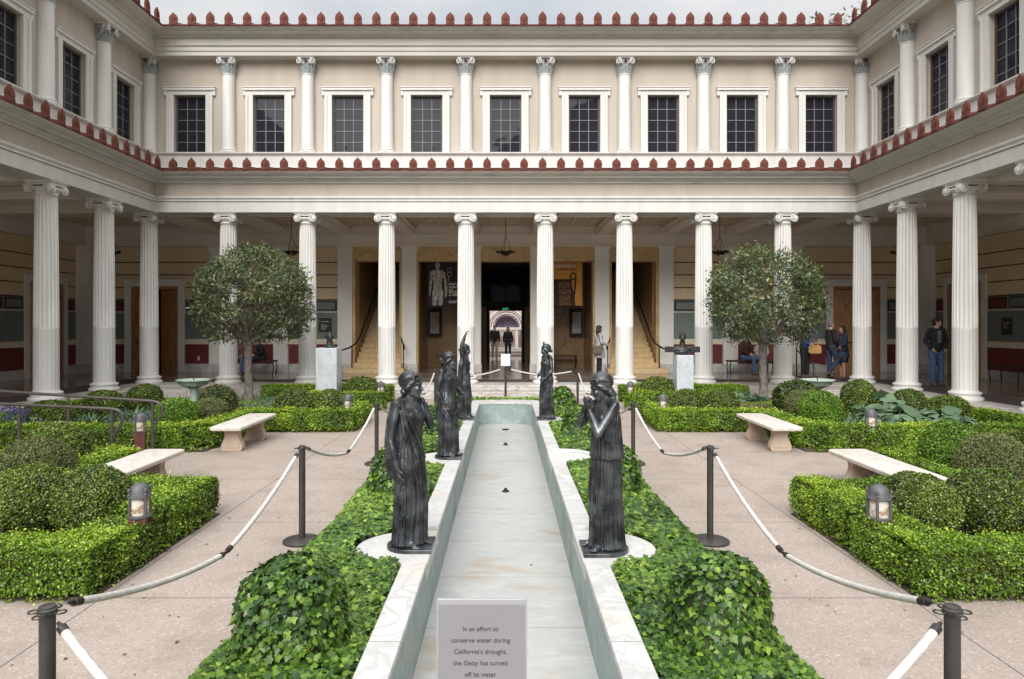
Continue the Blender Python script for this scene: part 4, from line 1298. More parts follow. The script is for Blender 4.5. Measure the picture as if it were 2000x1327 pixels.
bench_iron((2.25, CY + 6.9, FL), 0, 'dark bench inside the bay under the golden banner')
bench_iron((-2.0, CY + 6.9, FL), 0, 'dark bench inside the bay under the plum banner')

# ---- mosaic fountain in the court beyond the exit
mf = empty('mosaic_fountain', (0.05, 42, 0.2), 0, 'pink and blue mosaic niche fountain seen through the far doorway', 'fountain')
b = MB()
b.box(-3, -1.15, 0, .5, 0, 4.2); b.box(1.15, 3, 0, .5, 0, 4.2)
for k in range(16):
    a0, a1 = PI * k / 16, PI * (k + 1) / 16
    z0 = 1.55
    pts = [(1.15 * math.cos(a0), z0 + 1.15 * math.sin(a0)), (1.15 * math.cos(a1), z0 + 1.15 * math.sin(a1)), (1.15 * math.cos(a1), 4.2), (1.15 * math.cos(a0), 4.2)]
    b.prism(pts[::-1], 0, .5)
b.build('surround', 'mosaic_pink', mf)
for r0, m_, y in ((1.12, 'mosaic_white', -.05), (1.0, 'mosaic_pink', -.03), (.86, 'mosaic_white', -.01), (.74, 'mosaic_blue', .01)):
    t = MB(); t.tube([(r0 * math.cos(a), y, 1.55 + r0 * math.sin(a)) for a in np.linspace(0, PI, 30)], .055, n=8); t.build('arch_band', m_, mf, smooth=50)
t = MB(); t.box(-1.2, 1.2, .5, .6, 0, 2.8); t.build('niche', 'mosaic_pink', mf)
t = MB()
for k in range(9):
    a = PI * (k + .5) / 9; t.tube([(.12 * math.cos(a), .48, 1.55 + .12 * math.sin(a)), (.62 * math.cos(a), .44, 1.55 + .62 * math.sin(a))], [.03, .09], n=6)
t.build('shell', 'mosaic_blue', mf, smooth=40)
t = MB()
for x in (-1.05, -.62, .62, 1.05): t.box(x - .09, x + .09, -.25, -.08, 0, 1.5)
t.box(-1.25, 1.25, -.3, -.05, 1.42, 1.56); t.build('pier', 'mosaic_white', mf)
t = MB(); t.box(-1.6, 1.6, -1.4, -.4, 0, .35); t.build('basin', 'plinth_marble', mf)
# ------------------------------------------------------------------ pool
PADS = (5.75, 9.60, 13.45)
PW, PO, ZR, ZP = 0.61, 0.79, 0.15, 0.115
def make_pool():
    r = empty('pool', (0, 0, 0), 0, 'long drained marble pool with blue green walls and pale coping', 'pool')
    b = MB()
    b.box(-PW, PW, 0.42, 16.2, PZF - .1, PZF); b.build('pool_floor', 'pool_floor', r)
    wl = MB()
    for s in (-1, 1):
        x = sorted((s * PW, s * (PW + .10))); wl.box(x[0], x[1], .42, 15.95, PZF - .1, .10)
    pts = [(-PW, 15.95), (-.24, 16.10), (.24, 16.10), (PW, 15.95)]
    for (x0, y0), (x1, y1) in zip(pts[:-1], pts[1:]):
        wl.add([(x0, y0, PZF - .1), (x1, y1, PZF - .1), (x1, y1 + .1, PZF - .1), (x0, y0 + .1, PZF - .1), (x0, y0, .10), (x1, y1, .10), (x1, y1 + .1, .10), (x0, y0 + .1, .10)],
               [(0, 1, 5, 4), (1, 2, 6, 5), (2, 3, 7, 6), (3, 0, 4, 7), (4, 5, 6, 7), (0, 3, 2, 1)])
    wl.build('pool_wall', 'pool_wall', r)
    ys = [.42]
    for p in PADS: ys += [p - .47, p + .47]
    ys += [15.90]
    for s in (-1, 1):
        for i in range(0, len(ys), 2):
            c = MB(); x = sorted((s * (PW - .008), s * PO)); c.box(x[0], x[1], ys[i], ys[i + 1], .101, ZR)
            c.box(min(s * (PW + .1), s * (PO - .02)), max(s * (PW + .1), s * (PO - .02)), ys[i], ys[i + 1], -.1, .10)
            c.build('coping', 'coping_marble', r, bevel=.008)
    e = MB()
    out_ = [(-PO, 15.903), (-PO, 16.42), (-.70, 16.52), (-.26, 16.62), (.26, 16.62), (.70, 16.52), (PO, 16.42), (PO, 15.903), (PW - .008, 15.903), (PW - .008, 15.94), (.24, 16.085), (-.24, 16.085), (-PW + .008, 15.94), (-PW + .008, 15.903)]
    e.prism(out_, .101, ZR, axis='z')
    e.prism([(-PO + .02, 16.2), (PO - .02, 16.2), (PO - .02, 16.5), (-PO + .02, 16.5)], -.1, .10, axis='z')
    e.build('coping', 'coping_marble', r, bevel=.008)
    for s in (-1, 1):
        for p in PADS:
            n = 26
            o = [(s * (PW - .004), p - .466), (s * .80, p - .466)] + [(s * (.80 + .445 * math.cos(a)), p + .445 * math.sin(a)) for a in np.linspace(-PI / 2, PI / 2, n)] + [(s * .80, p + .466), (s * (PW - .004), p + .466)]
            c = MB(); c.prism(o, .0, ZP, axis='z'); c.build('statue_pad', 'pad_marble', r, bevel=.012)
    d = MB(); d.lathe([(.075, 0), (.08, .01), (.06, .02), (.0, .012)], 20, c=(0, 15.2, PZF)); d.build('drain', 'iron', r, smooth=40)
    for y in (13.3, 9.6):
        d = MB(); d.lathe([(.05, 0), (.05, .01), (.022, .03), (.018, .05), (.0, .052)], 16, c=(0, y, PZF)); d.build('nozzle', 'iron', r, smooth=40)
make_pool()
# raised rim on the empty pad, right side (shallow curved basin)
pr = MB()
pr.tube([(.80 + .43 * math.cos(a), 9.60 + .43 * math.sin(a), ZP + .015) for a in np.linspace(-.2, PI / 2, 20)] + [(.64, 10.035, ZP + .015)], .03, n=8)
o = pr.build('kerb_ring', 'pad_marble', smooth=50); tag(o, 'curved white marble kerb on the empty pad at the right of the pool', 'kerb')

# ------------------------------------------------------------------ soil sheets
def soil():
    b = MB()
    for s in (-1, 1):
        def R(x0, x1, y0, y1, z=.012):
            a = sorted((s * x0, s * x1)); b.box(a[0], a[1], y0, y1, -.05, z)
        R(.78, 1.68, .6, 16.75, .03)
        R(2.95, 9.25, 4.92, 7.15)
        R(4.62, 9.25, 7.16, 8.88)
        R(4.62, 9.25, 10.62, 18.2)
        R(2.95, 4.615, 12.58, 18.2)
    b.box(-.775, .775, 16.65, 17.15, -.05, .013)
    o = b.build('soil_bed', 'soil'); tag(o, kind='structure')
    r = MB(); r.add([(-5.2, 8.98, .004), (-5.2, 9.78, .004), (-9.27, 9.78, .30), (-9.27, 8.98, .30), (-5.2, 8.98, -.1), (-5.2, 9.78, -.1), (-9.27, 9.78, -.1), (-9.27, 8.98, -.1)],
                    [(0, 1, 2, 3), (4, 5, 6, 7), (0, 1, 5, 4), (1, 2, 6, 5), (2, 3, 7, 6), (3, 0, 4, 7)])
    o = r.build('ramp', 'paving'); tag(o, kind='structure')
soil()

# ------------------------------------------------------------------ hedges
def seg_sample(pts, w_, h, n, rng):
    """Points + normals over the skin of a rounded hedge following a polyline."""
    P = []; N = []
    segs = [(np.array(a), np.array(b)) for a, b in zip(pts[:-1], pts[1:])]
    L = np.array([np.linalg.norm(b - a) for a, b in segs]); 
    caps_ = 2 * (w_ * h)
    for i_, ((a, b), l) in enumerate(zip(segs, L)):
        d = (b - a) / l; q = np.array([-d[1], d[0]])
        e0 = .25 if i_ == 0 else .5; e1 = .25 if i_ == len(segs) - 1 else .5
        nn = int(n * (l + (e0 + e1 - .5) * w_) / L.sum())
        t = rng.uniform(-w_ * e0, l + w_ * e1, nn)
        per = w_ + 2 * h
        u = rng.uniform(0, per, nn)
        off = np.where(u < h, -w_ / 2, np.where(u < h + w_, u - h - w_ / 2, w_ / 2))
        z = np.where(u < h, u, np.where(u < h + w_, h, per - u))
        nrm2 = np.where(u < h, -1.0, np.where(u < h + w_, 0, 1.0))
        nz = ((u >= h) & (u < h + w_)).astype(float)
        # round the shoulders
        sh = .06
        ed = np.clip((z - (h - sh)) / sh, 0, 1) * np.clip((np.abs(off) - (w_ / 2 - sh)) / sh, 0, 1)
        z = z - ed * sh * .35; off = off * (1 - ed * .06)
        XY = a[None, :] + d[None, :] * t[:, None] + q[None, :] * off[:, None]
        P.append(np.column_stack([XY, z])); N.append(np.column_stack([q[None, :] * nrm2[:, None] + off[:, None] * q[None, :] * nz[:, None] * 1.0, nz * .9 + .1]))
    for (a, b, sg) in ((segs[0][0], segs[0][1], -1), (segs[-1][1], segs[-1][0], -1)):
        d = (b - a) / np.linalg.norm(b - a); q = np.array([-d[1], d[0]])
        nn = int(n * w_ * h / ((w_ + 2 * h) * L.sum()) )
        XY = a[None, :] - d[None, :] * (w_ * .25) + q[None, :] * rng.uniform(-w_ / 2, w_ / 2, nn)[:, None]
        P.append(np.column_stack([XY, rng.uniform(0, h, nn)])); N.append(np.tile(np.array([-d[0], -d[1], .1]), (nn, 1)))
    P = np.vstack(P); N = np.vstack(N)
    return P, N

def hedge(pts, w_, h, D, label, leaf='leaf_box', seed=0, cover=2.6):
    rng = np.random.default_rng(100 + seed)
    pts = [np.array(p, float) for p in pts]
    org = pts[0].copy()
    root = empty('hedge', (org[0], org[1], 0), 0, label, 'hedge', 'clipped box hedges')
    pts = [p - org for p in pts]
    L = sum(np.linalg.norm(b - a) for a, b in zip(pts[:-1], pts[1:]))
    s = .0135 + .00145 * D
    area = L * (w_ + 2 * h) + 2 * w_ * h
    n = int(area * cover / (.32 * s * s))
    P, N = seg_sample(pts, w_, h, n, rng)
    lum = noise3(P, 6, seed) * .035 + noise3(P, 17, seed + 1) * .024
    dep = rng.exponential(.020, len(P)) - .016
    spr = rng.uniform(0, 1, len(P)) < .10; dep[spr] -= rng.uniform(0, .045, spr.sum())
    Nn = N / (np.linalg.norm(N, axis=1, keepdims=True) + 1e-9)
    P = P + Nn * (lum - dep)[:, None]
    # bare patches low down and hollows between clumps
    keep = ~((P[:, 2] < .07) & (rng.uniform(0, 1, len(P)) < .75)) & ~((noise3(P, 26, seed + 5) < -.42) & (rng.uniform(0, 1, len(P)) < .75))
    # leaves that stand out or lie on top are brighter, sunken ones darker
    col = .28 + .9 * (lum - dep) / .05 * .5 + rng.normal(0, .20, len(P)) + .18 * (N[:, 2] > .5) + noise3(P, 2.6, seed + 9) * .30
    P, N, col = P[keep], N[keep], col[keep]
    # sprigs sticking out of the top
    me = leaf_mesh('foliage', P, N, s, T_BOX, leaf, spread=1.1, up=.3, rng=rng, colour=col)
    mobj('foliage', me, root)
    c = MB()
    for a, b in zip(pts[:-1], pts[1:]):
        d = (b - a) / np.linalg.norm(b - a); q = np.array([-d[1], d[0]]); e = w_ * .25 - .07; ww = w_ / 2 - .075
        p = [a - d * e - q * ww, b + d * e - q * ww, b + d * e + q * ww, a - d * e + q * ww]
        vs = [(x[0], x[1], .05) for x in p] + [(x[0], x[1], h - .06) for x in p]
        c.add(vs, [(3, 2, 1, 0), (4, 5, 6, 7), (0, 1, 5, 4), (1, 2, 6, 5), (2, 3, 7, 6), (3, 0, 4, 7)])
        for k in range(int(np.linalg.norm(b - a) / .16)):
            p0 = a + d * (k * .16 + .05) + q * rng.uniform(-w_ * .3, w_ * .3)
            c.tube([(p0[0], p0[1], 0), (p0[0] + .02, p0[1], .06), (p0[0] - .02, p0[1] + .01, .16)], .007, n=5)
    c.build('branches', 'hedge_core', root)
    return root

def dome_parts(root, rx, rz, zc, D, leaf, seed, cover=2.7, flat=.5, lumpy=1.0, s=None):
    """Clipped ball: superellipsoid skin of leaves over a twiggy core. zc: centre height."""
    rng = np.random.default_rng(500 + seed)
    s = s or (.0125 + .0014 * D)
    area = 4 * PI * rx * rx * .8
    n = int(area * cover / (.32 * s * s))
    v = rng.normal(0, 1, (int(n * 1.25), 3)); v /= np.linalg.norm(v, axis=1, keepdims=True)
    v = v[v[:, 2] > -.75][:n]
    # squarish profile
    p = 2.02 if D < 9 else 2.35
    k = (np.abs(v) ** p).sum(1) ** (-1 / p)
    # keep round in plan
    rr = np.hypot(v[:, 0], v[:, 1]); k = (rr ** p + np.abs(v[:, 2]) ** p) ** (-1 / p)
    P = v * k[:, None] * np.array([rx, rx, rz])
    lum = (noise3(P, 8, seed) * .022 + noise3(P, 21, seed + 3) * .012) * lumpy
    dep = rng.exponential(.017, len(P)) - .010
    P = P + v * (lum - dep)[:, None]
    P[:, 2] += zc
    keep = (P[:, 2] > .03) & ~((noise3(P, 30, seed + 5) < -.45) & (rng.uniform(0, 1, len(P)) < .75))
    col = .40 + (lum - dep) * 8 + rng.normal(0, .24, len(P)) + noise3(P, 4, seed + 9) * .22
    me = leaf_mesh('foliage', P[keep], v[keep], s, T_BOX, leaf, spread=1.1, up=.25, rng=rng, colour=col[keep])
    mobj('foliage', me, root)
    c = MB()
    c.ball((0, 0, zc), (rx * .86, rx * .86, rz * .86), n=20, k=12)
    for k_ in range(5):
        a = k_ * 1.3; c.tube([(.05 * math.cos(a), .05 * math.sin(a), 0), (.12 * math.cos(a), .12 * math.sin(a), zc * .7)], .014, n=6)
    c.build('branches', 'hedge_core', root)

LEFT_RIGHT = ((-1, 'left'), (1, 'right'))
for s, side in LEFT_RIGHT:
    k = 0 if s < 0 else 50
    hedge([(s * 6.6, 5.13), (s * 3.20, 5.13), (s * 3.17, 5.74)], .46, .34, 5.2, f'bright green box hedge nearest to us along the front of the {side} bed', seed=k + 1)
    hedge([(s * 3.20, 6.15), (s * 3.20, 6.98), (s * 4.1, 6.98)], .42, .37, 6.6, f'bright green L-shaped box hedge behind the nearest {side} lantern, beside the marble bench', seed=k + 2)
    hedge([(s * 4.85, 7.05), (s * 4.85, 8.62), (s * 8.2, 8.62)], .42, .36, 8.0, f'box hedge running behind the nearer {side} marble bench', seed=k + 3)
    hedge([(s * 9.0, 10.90), (s * 5.2, 10.90), (s * 4.82, 11.2), (s * 4.78, 12.82), (s * 2.98, 12.82), (s * 2.98, 14.0)], .42, .36, 12, f'long box hedge wrapping behind the farther {side} marble bench', seed=k + 4, cover=3)
    hedge([(s * 2.9, 15.9), (s * 5.0, 15.95)], .42, .38, 15.9, f'short box hedge beside the farthest {side} lantern, before the bust pedestal', seed=k + 5)
    hedge([(s * 3.0, 17.55), (s * 6.0, 17.55)], .42, .40, 17.2, f'box hedge against the marble steps beneath the {side} bust', seed=k + 6)
    hedge([(s * 8.95, 11.4), (s * 8.85, 14.6)], .40, .36, 13, f'box hedge along the foot of the {side} colonnade', seed=k + 7)
hedge([(7.75, 14.4), (8.5, 14.4)], .5, .42, 14.4, 'short box hedge block between two clipped balls before the right colonnade', seed=90)

def at(px, py, D):
    """world point seen at photo pixel (px, py) at distance D"""
    return ((px - 987.5) * D / 1350, D, EYE - (py - 633) * D / 1350)

DOMES = [  # px, top y, D, radius px, leaf, label
    (44, 915, 6.15, 76, 'leaf_dome', 'large dark box ball at the left edge, behind the nearest hedge'),
    (173, 917, 6.2, 72, 'leaf_dome', 'large dark box ball beside the nearest left lantern'),
    (1799, 930, 6.2, 74, 'leaf_dome', 'large dark box ball beside the nearest right lantern'),
    (1942, 922, 6.25, 78, 'leaf_dome', 'large dark box ball at the right edge, behind the nearest hedge'),
    (62, 858, 7.45, 68, 'leaf_olive', 'smooth olive green clipped cushion at the left edge'),
    (1950, 850, 7.45, 66, 'leaf_olive', 'smooth olive green clipped ball at the right edge'),
    (104, 828, 8.3, 56, 'leaf_dome', 'box ball rising behind the olive cushion at left'),
    (1864, 825, 8.2, 52, 'leaf_bright', 'yellow green box ball beside the olive ball at right'),
    (575, 760, 13.6, 37, 'leaf_dome', 'round box ball left of its twin before the left bust pedestal'),
    (643, 764, 13.4, 34, 'leaf_dome', 'round box ball in front of the left marble pedestal'),
    (706, 738, 16.6, 34, 'leaf_dome', 'round box ball between the left pedestal and the farthest left lantern'),
    (405, 780, 12.7, 34, 'leaf_olive', 'brownish olive ball in front of the left bird bath'),
    (424, 756, 14.3, 33, 'leaf_bronze', 'loose bronze green bush right of the left bird bath'),
    (341, 780, 11.9, 42, 'leaf_bright', 'bright green box ball behind the end of the upper handrail'),
    (280, 753, 15.0, 32, 'leaf_dome', 'box ball below the left corner column'),
    (198, 765, 13.9, 36, 'leaf_dome', 'box ball below the second column of the left colonnade'),
    (90, 785, 12.5, 44, 'leaf_dome', 'box ball below the nearest left column, behind the handrails'),
    (1345, 763, 13.5, 33, 'leaf_dome', 'round box ball in front of the right marble pedestal'),
    (1409, 763, 13.5, 34, 'leaf_dome', 'round box ball just right of its twin before the right pedestal'),
    (1285, 738, 16.6, 33, 'leaf_dome', 'round box ball between the right pedestal and the farthest right lantern'),
    (1560, 748, 14.4, 44, 'leaf_ivydark', 'dark ivy covered ball in front of the right bird bath'),
    (1578, 763, 13.2, 40, 'leaf_olive', 'pale olive ball tucked between the ivy ball and the bright one'),
    (1606, 767, 12.5, 40, 'leaf_bright', 'bright green box ball behind the farther right bench'),
    (1681, 745, 14.3, 32, 'leaf_dome', 'tall box ball below the right corner column'),
    (1778, 763, 13.4, 32, 'leaf_dome', 'box ball beneath the second column of the right colonnade'),
    (1856, 775, 12.7, 38, 'leaf_dome', 'box ball beneath the nearest full column of the right colonnade'),
]
protos = {}
for i, (px, py, D, rp, leaf, lab) in enumerate(DOMES):
    x, y, zt = at(px, py, D)
    r = rp * D / 1350
    near = D < 9
    root = empty('clipped_bush', (x, y + (r * .2), 0), random.uniform(0, 6.28), lab, 'bush', 'clipped round bushes')
    if near or leaf != 'leaf_dome':
        lump = .5 if leaf == 'leaf_olive' else (1.8 if leaf in ('leaf_bronze', 'leaf_ivydark') else 1.0)
        sz = {'leaf_olive': .014 + .0010 * D, 'leaf_ivydark': .052, 'leaf_bronze': .040}.get(leaf)
        zz = zt * .52
        dome_parts(root, r, zt - zz, zz, D, leaf, i, lumpy=lump, s=sz, cover=2.2 if leaf == 'leaf_olive' else 2.7)
    else:
        v = i % 3
        if v not in protos:
            dome_parts(root, .35, .35, .35, 13.5, leaf, i); protos[v] = root
        else:
            for ch in kids(protos[v]): dup(ch, parent=root)
        root.scale = (r / .35, r / .35, zt / .70)
        if leaf == 'leaf_dome': pass

# ------------------------------------------------------------------ ivy
def ivy_height(x, y, s):
    return .10
def ivy_bed(s, side, seed):
    rng = np.random.default_rng(900 + seed)
    D = rng.uniform(0, 1, 62000)
    y = 1.2 + (16.75 - 1.2) * D ** 1.25                     # denser (smaller leaves are not needed far away)
    x = rng.uniform(.80, 1.72, len(y))
    P = np.column_stack([x, y, np.zeros(len(y))])
    edge = noise3(P * [0, 1, 0], 3.3, seed) * .07
    ok = x < 1.68 + edge
    for p in PADS: ok &= ~((np.hypot(x - .80, y - p) < .47) & True)
    P = P[ok]; x = x[ok]; y = y[ok]
    rise = np.clip((1.76 - x) / .22, .1, 1) * np.clip((x - .74) / .10, .25, 1)
    z = (.13 + noise3(P, 4.5, seed + 1) * .045 + noise3(P, 12, seed + 2) * .02) * rise
    z = z - rng.exponential(.026, len(z)) + .03
    P = np.column_stack([s * x, y, np.maximum(z, .035)])
    N = np.column_stack([s * np.clip(x - 1.5, 0, 1) * 4, np.full(len(x), -.25), np.ones(len(x))])
    size = (.030 + .0018 * y) * rng.uniform(.6, 1.4, len(y))
    col = .40 + rng.normal(0, .25, len(y)) + noise3(P, 2.2, seed + 7) * .35
    me = leaf_mesh('ivy', P, N, size, T_IVY, 'leaf_ivy', spread=.75, up=.3, rng=rng, colour=col, flat=True)
    o = mobj('ivy', me); tag(o, f'green ivy ground cover beside the {side} edge of the pool', 'ivy', 'ivy beds', 'stuff')
ivy_bed(-1, 'left', 1); ivy_bed(1, 'right', 2)
rng = np.random.default_rng(5)
n = 3500
P = np.column_stack([rng.uniform(-1.65, 1.65, n), rng.uniform(16.68, 17.1, n), rng.uniform(.03, .16, n)])
o = mobj('ivy', leaf_mesh('ivy', P, np.tile([0, -.5, 1.], (n, 1)), .06, T_IVY, 'leaf_ivy', rng=rng, flat=True)); tag(o, 'low strip of ivy behind the far end of the pool', 'ivy', 'ivy beds', 'stuff')

def ivy_mound(x, y, rx, h, label, seed):
    rng = np.random.default_rng(1200 + seed)
    root = empty('ivy_mound', (x, y, 0), 0, label, 'ivy mound', 'ivy mounds beside the pool')
    s = .031 + .0018 * y
    n = int(4 * PI * rx * rx * .62 * 5.2 / (.55 * s * s))
    v = rng.normal(0, 1, (n, 3)); v /= np.linalg.norm(v, axis=1, keepdims=True); v = v[v[:, 2] > -.3]
    p = 2.5; rr = np.hypot(v[:, 0], v[:, 1]); k = (rr ** p + np.abs(v[:, 2]) ** p) ** (-1 / p)
    P = v * k[:, None] * np.array([rx, rx, h * .74])
    P[:, 2] += h * .26
    flare = np.clip(1 - P[:, 2] / (h * .45), 0, 1)
    P[:, :2] *= (1 + .16 * flare ** 1.5)[:, None]
    dep = rng.exponential(.022, len(P)) - .015
    P += v * (noise3(P, 7, seed) * .045 + noise3(P, 17, seed + 1) * .02 - dep)[:, None]
    P = P; ok = P[:, 2] > .02
    N = v.copy(); N[:, 2] = N[:, 2] * .8 + .25
    col = .27 + noise3(P, 5, seed + 4) * .25 + rng.normal(0, .24, len(P))
    size = s * rng.uniform(.6, 1.4, len(P))
    me = leaf_mesh('foliage', P[ok], N[ok], size[ok], T_IVY, 'leaf_ivy', spread=.7, up=.1, rng=rng, colour=col[ok], flat=True, droop=-.8)
    mobj('foliage', me, root)
    c = MB(); c.ball((0, 0, h * .30), (rx * .86, rx * .86, h * .60), n=20, k=12); c.build('branches', 'hedge_core', root)
for i, (y, lab) in enumerate(((4.0, 'nearest'), (7.75, 'second nearest'), (11.6, 'third'), (15.2, 'farthest'))):
    ivy_mound(-1.235, y, .29 if i else .295, .58 if i else .64, f'{lab} clipped ivy mound on the left side of the pool', i)
    ivy_mound(1.235, y, .29 if i else .295, .58 if i else .64, f'{lab} clipped ivy mound on the right side of the pool', i + 20)

# leafy fringe at the foot of the hedges
def fringe(side, s, seed):
    rng = np.random.default_rng(1500 + seed)
    lines = [((3.0, 5.0), (6.0, 5.0), 900), ((3.02, 5.3), (3.02, 7.0), 350), ((3.0, 12.62), (4.6, 12.62), 700), ((4.66, 10.9), (4.62, 12.3), 300), ((4.75, 10.66), (8.5, 10.66), 900), ((2.98, 12.7), (2.98, 14.2), 500), ((2.95, 15.7), (4.6, 15.7), 300)]
    PP = []
    for a, b, n in lines:
        t = rng.uniform(0, 1, n); a = np.array(a); b = np.array(b)
        q = a[None] + (b - a)[None] * t[:, None] + rng.normal(0, .035, (n, 2))
        ok = (np.sin(t * 17 + seed) + np.sin(t * 41)) > -.6
        PP.append(np.column_stack([s * q[:, 0], q[:, 1], rng.uniform(.01, .09, n)])[ok])
    P = np.vstack(PP)
    me = leaf_mesh('ground_cover', P, np.tile([0, -.3, 1.], (len(P), 1)), .052, T_BIG, 'leaf_dome', spread=.6, rng=rng, flat=True, colour=rng.uniform(.35, .8, len(P)))
    o = mobj('ground_cover', me); tag(o, f'low round leaved plants creeping out under the {side} hedges', 'ground cover', None, 'stuff')
fringe('left', -1, 1); fringe('right', 1, 2)
def cover_patch(x0, x1, y0, y1, h, n, leaf, label, seed, size=.05, tm=T_BOX):
    rng = np.random.default_rng(1700 + seed)
    P = np.column_stack([rng.uniform(x0, x1, n), rng.uniform(y0, y1, n), np.zeros(n)])
    P[:, 2] = np.clip(h * (.7 + .5 * noise3(P, 5, seed)) - rng.exponential(h * .3, n), .01, 1)
    me = leaf_mesh('ground_cover', P, np.tile([0, -.3, 1.], (n, 1)), size, tm, leaf, spread=1.1, rng=rng)
    o = mobj('ground_cover', me); tag(o, label, 'ground cover', None, 'stuff')
cover_patch(-7.0, -4.9, 13.0, 15.6, .22, 9000, 'leaf_bronze', 'low bronze green planting before the left tree', 1)
cover_patch(5.0, 7.0, 13.0, 15.6, .22, 9000, 'leaf_bronze', 'low bronze green planting before the right tree', 2)
cover_patch(-9.1, -5.2, 11.3, 17.6, .20, 16000, 'leaf_bluegreen', 'grey green low planting in the far left bed', 3, .07, T_LAUREL)
cover_patch(5.1, 8.6, 11.3, 13.6, .20, 9000, 'leaf_bluegreen', 'grey green low planting in the far right bed', 4, .07, T_LAUREL)
cover_patch(4.7, 6.3, 16.5, 17.2, .25, 2500, 'leaf_bluegreen', 'grey green low planting under the right tree', 5, .09, T_LAUREL)
cover_patch(-4.4, -3.3, 6.1, 6.7, .10, 900, 'leaf_dome', 'low planting between the large left box balls', 6, .04)

# tufts and big-leaf plants
def tuft(loc, n, h, leaf, label, seed, cat='plant', tm=T_BLADE, spread=.35, name='strap_leaf_plant'):
    rng = np.random.default_rng(1900 + seed)
    a = rng.uniform(0, 2 * PI, n); t = rng.uniform(.1, .75, n)
    P = np.column_stack([np.cos(a) * .06, np.sin(a) * .06, np.full(n, .02)])
    A = np.column_stack([np.cos(a) * np.sin(t), np.sin(a) * np.sin(t), np.cos(t)])
    T, F = tm
    B = np.column_stack([-np.sin(a), np.cos(a), np.zeros(n)]); N = np.cross(A, B)
    b = MB(); L = h * rng.uniform(.6, 1.1, n)
    me_v = []; faces = []
    cols = []
    for i in range(n):
        segs = 5; w = .016
        for k in range(segs + 1):
            q = k / segs
            c = P[i] + A[i] * L[i] * q + np.array([np.cos(a[i]), np.sin(a[i]), 0]) * (q ** 2.2) * L[i] * .35 - np.array([0, 0, 1]) * (q ** 3) * L[i] * .35
            ww = w * (1 - q ** 3) + .001
            me_v += [c - B[i] * ww, c + B[i] * ww]; cols += [rng.uniform(0, 1)] * 2
        o = i * (segs + 1) * 2
        faces += [(o + 2 * k, o + 2 * k + 1, o + 2 * k + 3, o + 2 * k + 2) for k in range(segs)]
    me = bpy.data.meshes.new(name); me.from_pydata([tuple(v) for v in me_v], [], faces)
    at_ = me.attributes.new('rnd', 'FLOAT', 'POINT'); at_.data.foreach_set('value', cols)
    me.materials.append(M[leaf])
    o = mobj(name, me, loc=loc); tag(o, label, cat, 'strap leaved plants in the left bed')
tuft((-7.05, 13.1, 0), 80, .55, 'leaf_grass', 'tall strap leaved clump behind the left lantern', 1)
tuft((-7.55, 12.6, 0), 80, .5, 'leaf_grass', 'strap leaved clump between the handrail posts', 2)
tuft((-8.1, 12.2, 0), 80, .48, 'leaf_bluegreen', 'blue green strap leaved clump near the left colonnade', 3)
tuft((-6.5, 13.6, 0), 60, .48, 'leaf_grass', 'thin strap leaved clump left of the bright green ball', 4)
tuft((-8.5, 11.5, 0), 60, .42, 'leaf_bluegreen', 'strap leaved clump beside the purple flowers', 5)
def big_leaf(loc, n, rad_, h, label, seed, leaf='leaf_bluegreen', size=.24):
    rng = np.random.default_rng(2100 + seed)
    root = empty('broad_leaf_plant', loc, 0, label, 'plant', 'broad leaved plants')
    a = rng.uniform(0, 2 * PI, n); r = rad_ * np.sqrt(rng.uniform(0.03, 1, n))
    P = np.column_stack([r * np.cos(a), r * np.sin(a), h * (1 - .5 * (r / rad_) ** 2) * rng.uniform(.55, 1.05, n)])
    N = np.column_stack([np.cos(a) * .5, np.sin(a) * .5, np.ones(n)])
    me = leaf_mesh('leaves', P, N, size, T_BIG, leaf, spread=.7, rng=rng, flat=True); mobj('leaves', me, root)
    b = MB()
    for i in range(0, n, 2): b.tube([(0, 0, 0), (P[i, 0] * .6, P[i, 1] * .6, P[i, 2] * .75), tuple(P[i])], .006, n=4)
    b.build('stems', 'leafstem', root)
mat('leafstem', (0.12, 0.18, 0.07), 0.7)
big_leaf((6.7, 11.9, 0), 90, .55, .55, 'broad silvery green leaves right of the farther right lantern', 1)
big_leaf((7.6, 12.0, 0), 90, .55, .50, 'broad silvery green leaves before the nearest right column', 2)
big_leaf((7.1, 12.9, 0), 70, .5, .60, 'broad silvery green leaves between two clipped balls at right', 3)
big_leaf((5.3, 12.0, 0), 50, .3, .36, 'small bright leafy plant left of the farther right lantern', 4, 'leaf_bright', .13)
big_leaf((5.75, 16.9, 0), 50, .5, .34, 'broad leaved plant behind the right tree trunk', 5, 'leaf_bluegreen', .18)
big_leaf((-6.0, 11.6, 0), 60, .35, .36, 'leafy bright plant left of the farther left lantern', 6, 'leaf_bright', .13)
def flowers(loc, label, seed, n=60, leaf='petal_purple'):
    rng = np.random.default_rng(2300 + seed)
    root = empty('flowering_plant', loc, 0, label, 'flowers', 'purple flowers in the left bed')
    P = np.column_stack([rng.normal(0, .16, n), rng.normal(0, .16, n), rng.uniform(.18, .48, n)])
    Q = np.repeat(P, 5, 0) + rng.normal(0, .012, (n * 5, 3))
    mobj('petals', leaf_mesh('petals', Q, np.tile([0, -1, .4], (len(Q), 1)), .035, T_BIG, leaf, rng=rng), root)
    Q = np.column_stack([rng.normal(0, .18, 500), rng.normal(0, .18, 500), rng.uniform(.02, .35, 500)])
    mobj('leaves', leaf_mesh('leaves', Q, np.tile([0, -.5, .6], (500, 1)), .06, T_LAUREL, 'leaf_bluegreen', rng=rng), root)
    b = MB()
    for p in P: b.tube([(p[0] * .5, p[1] * .5, 0), tuple(p)], .003, n=4)
    for ch in kids(root): ch['kind'] = 'stuff'
    b.build('stems', 'leafstem', root)
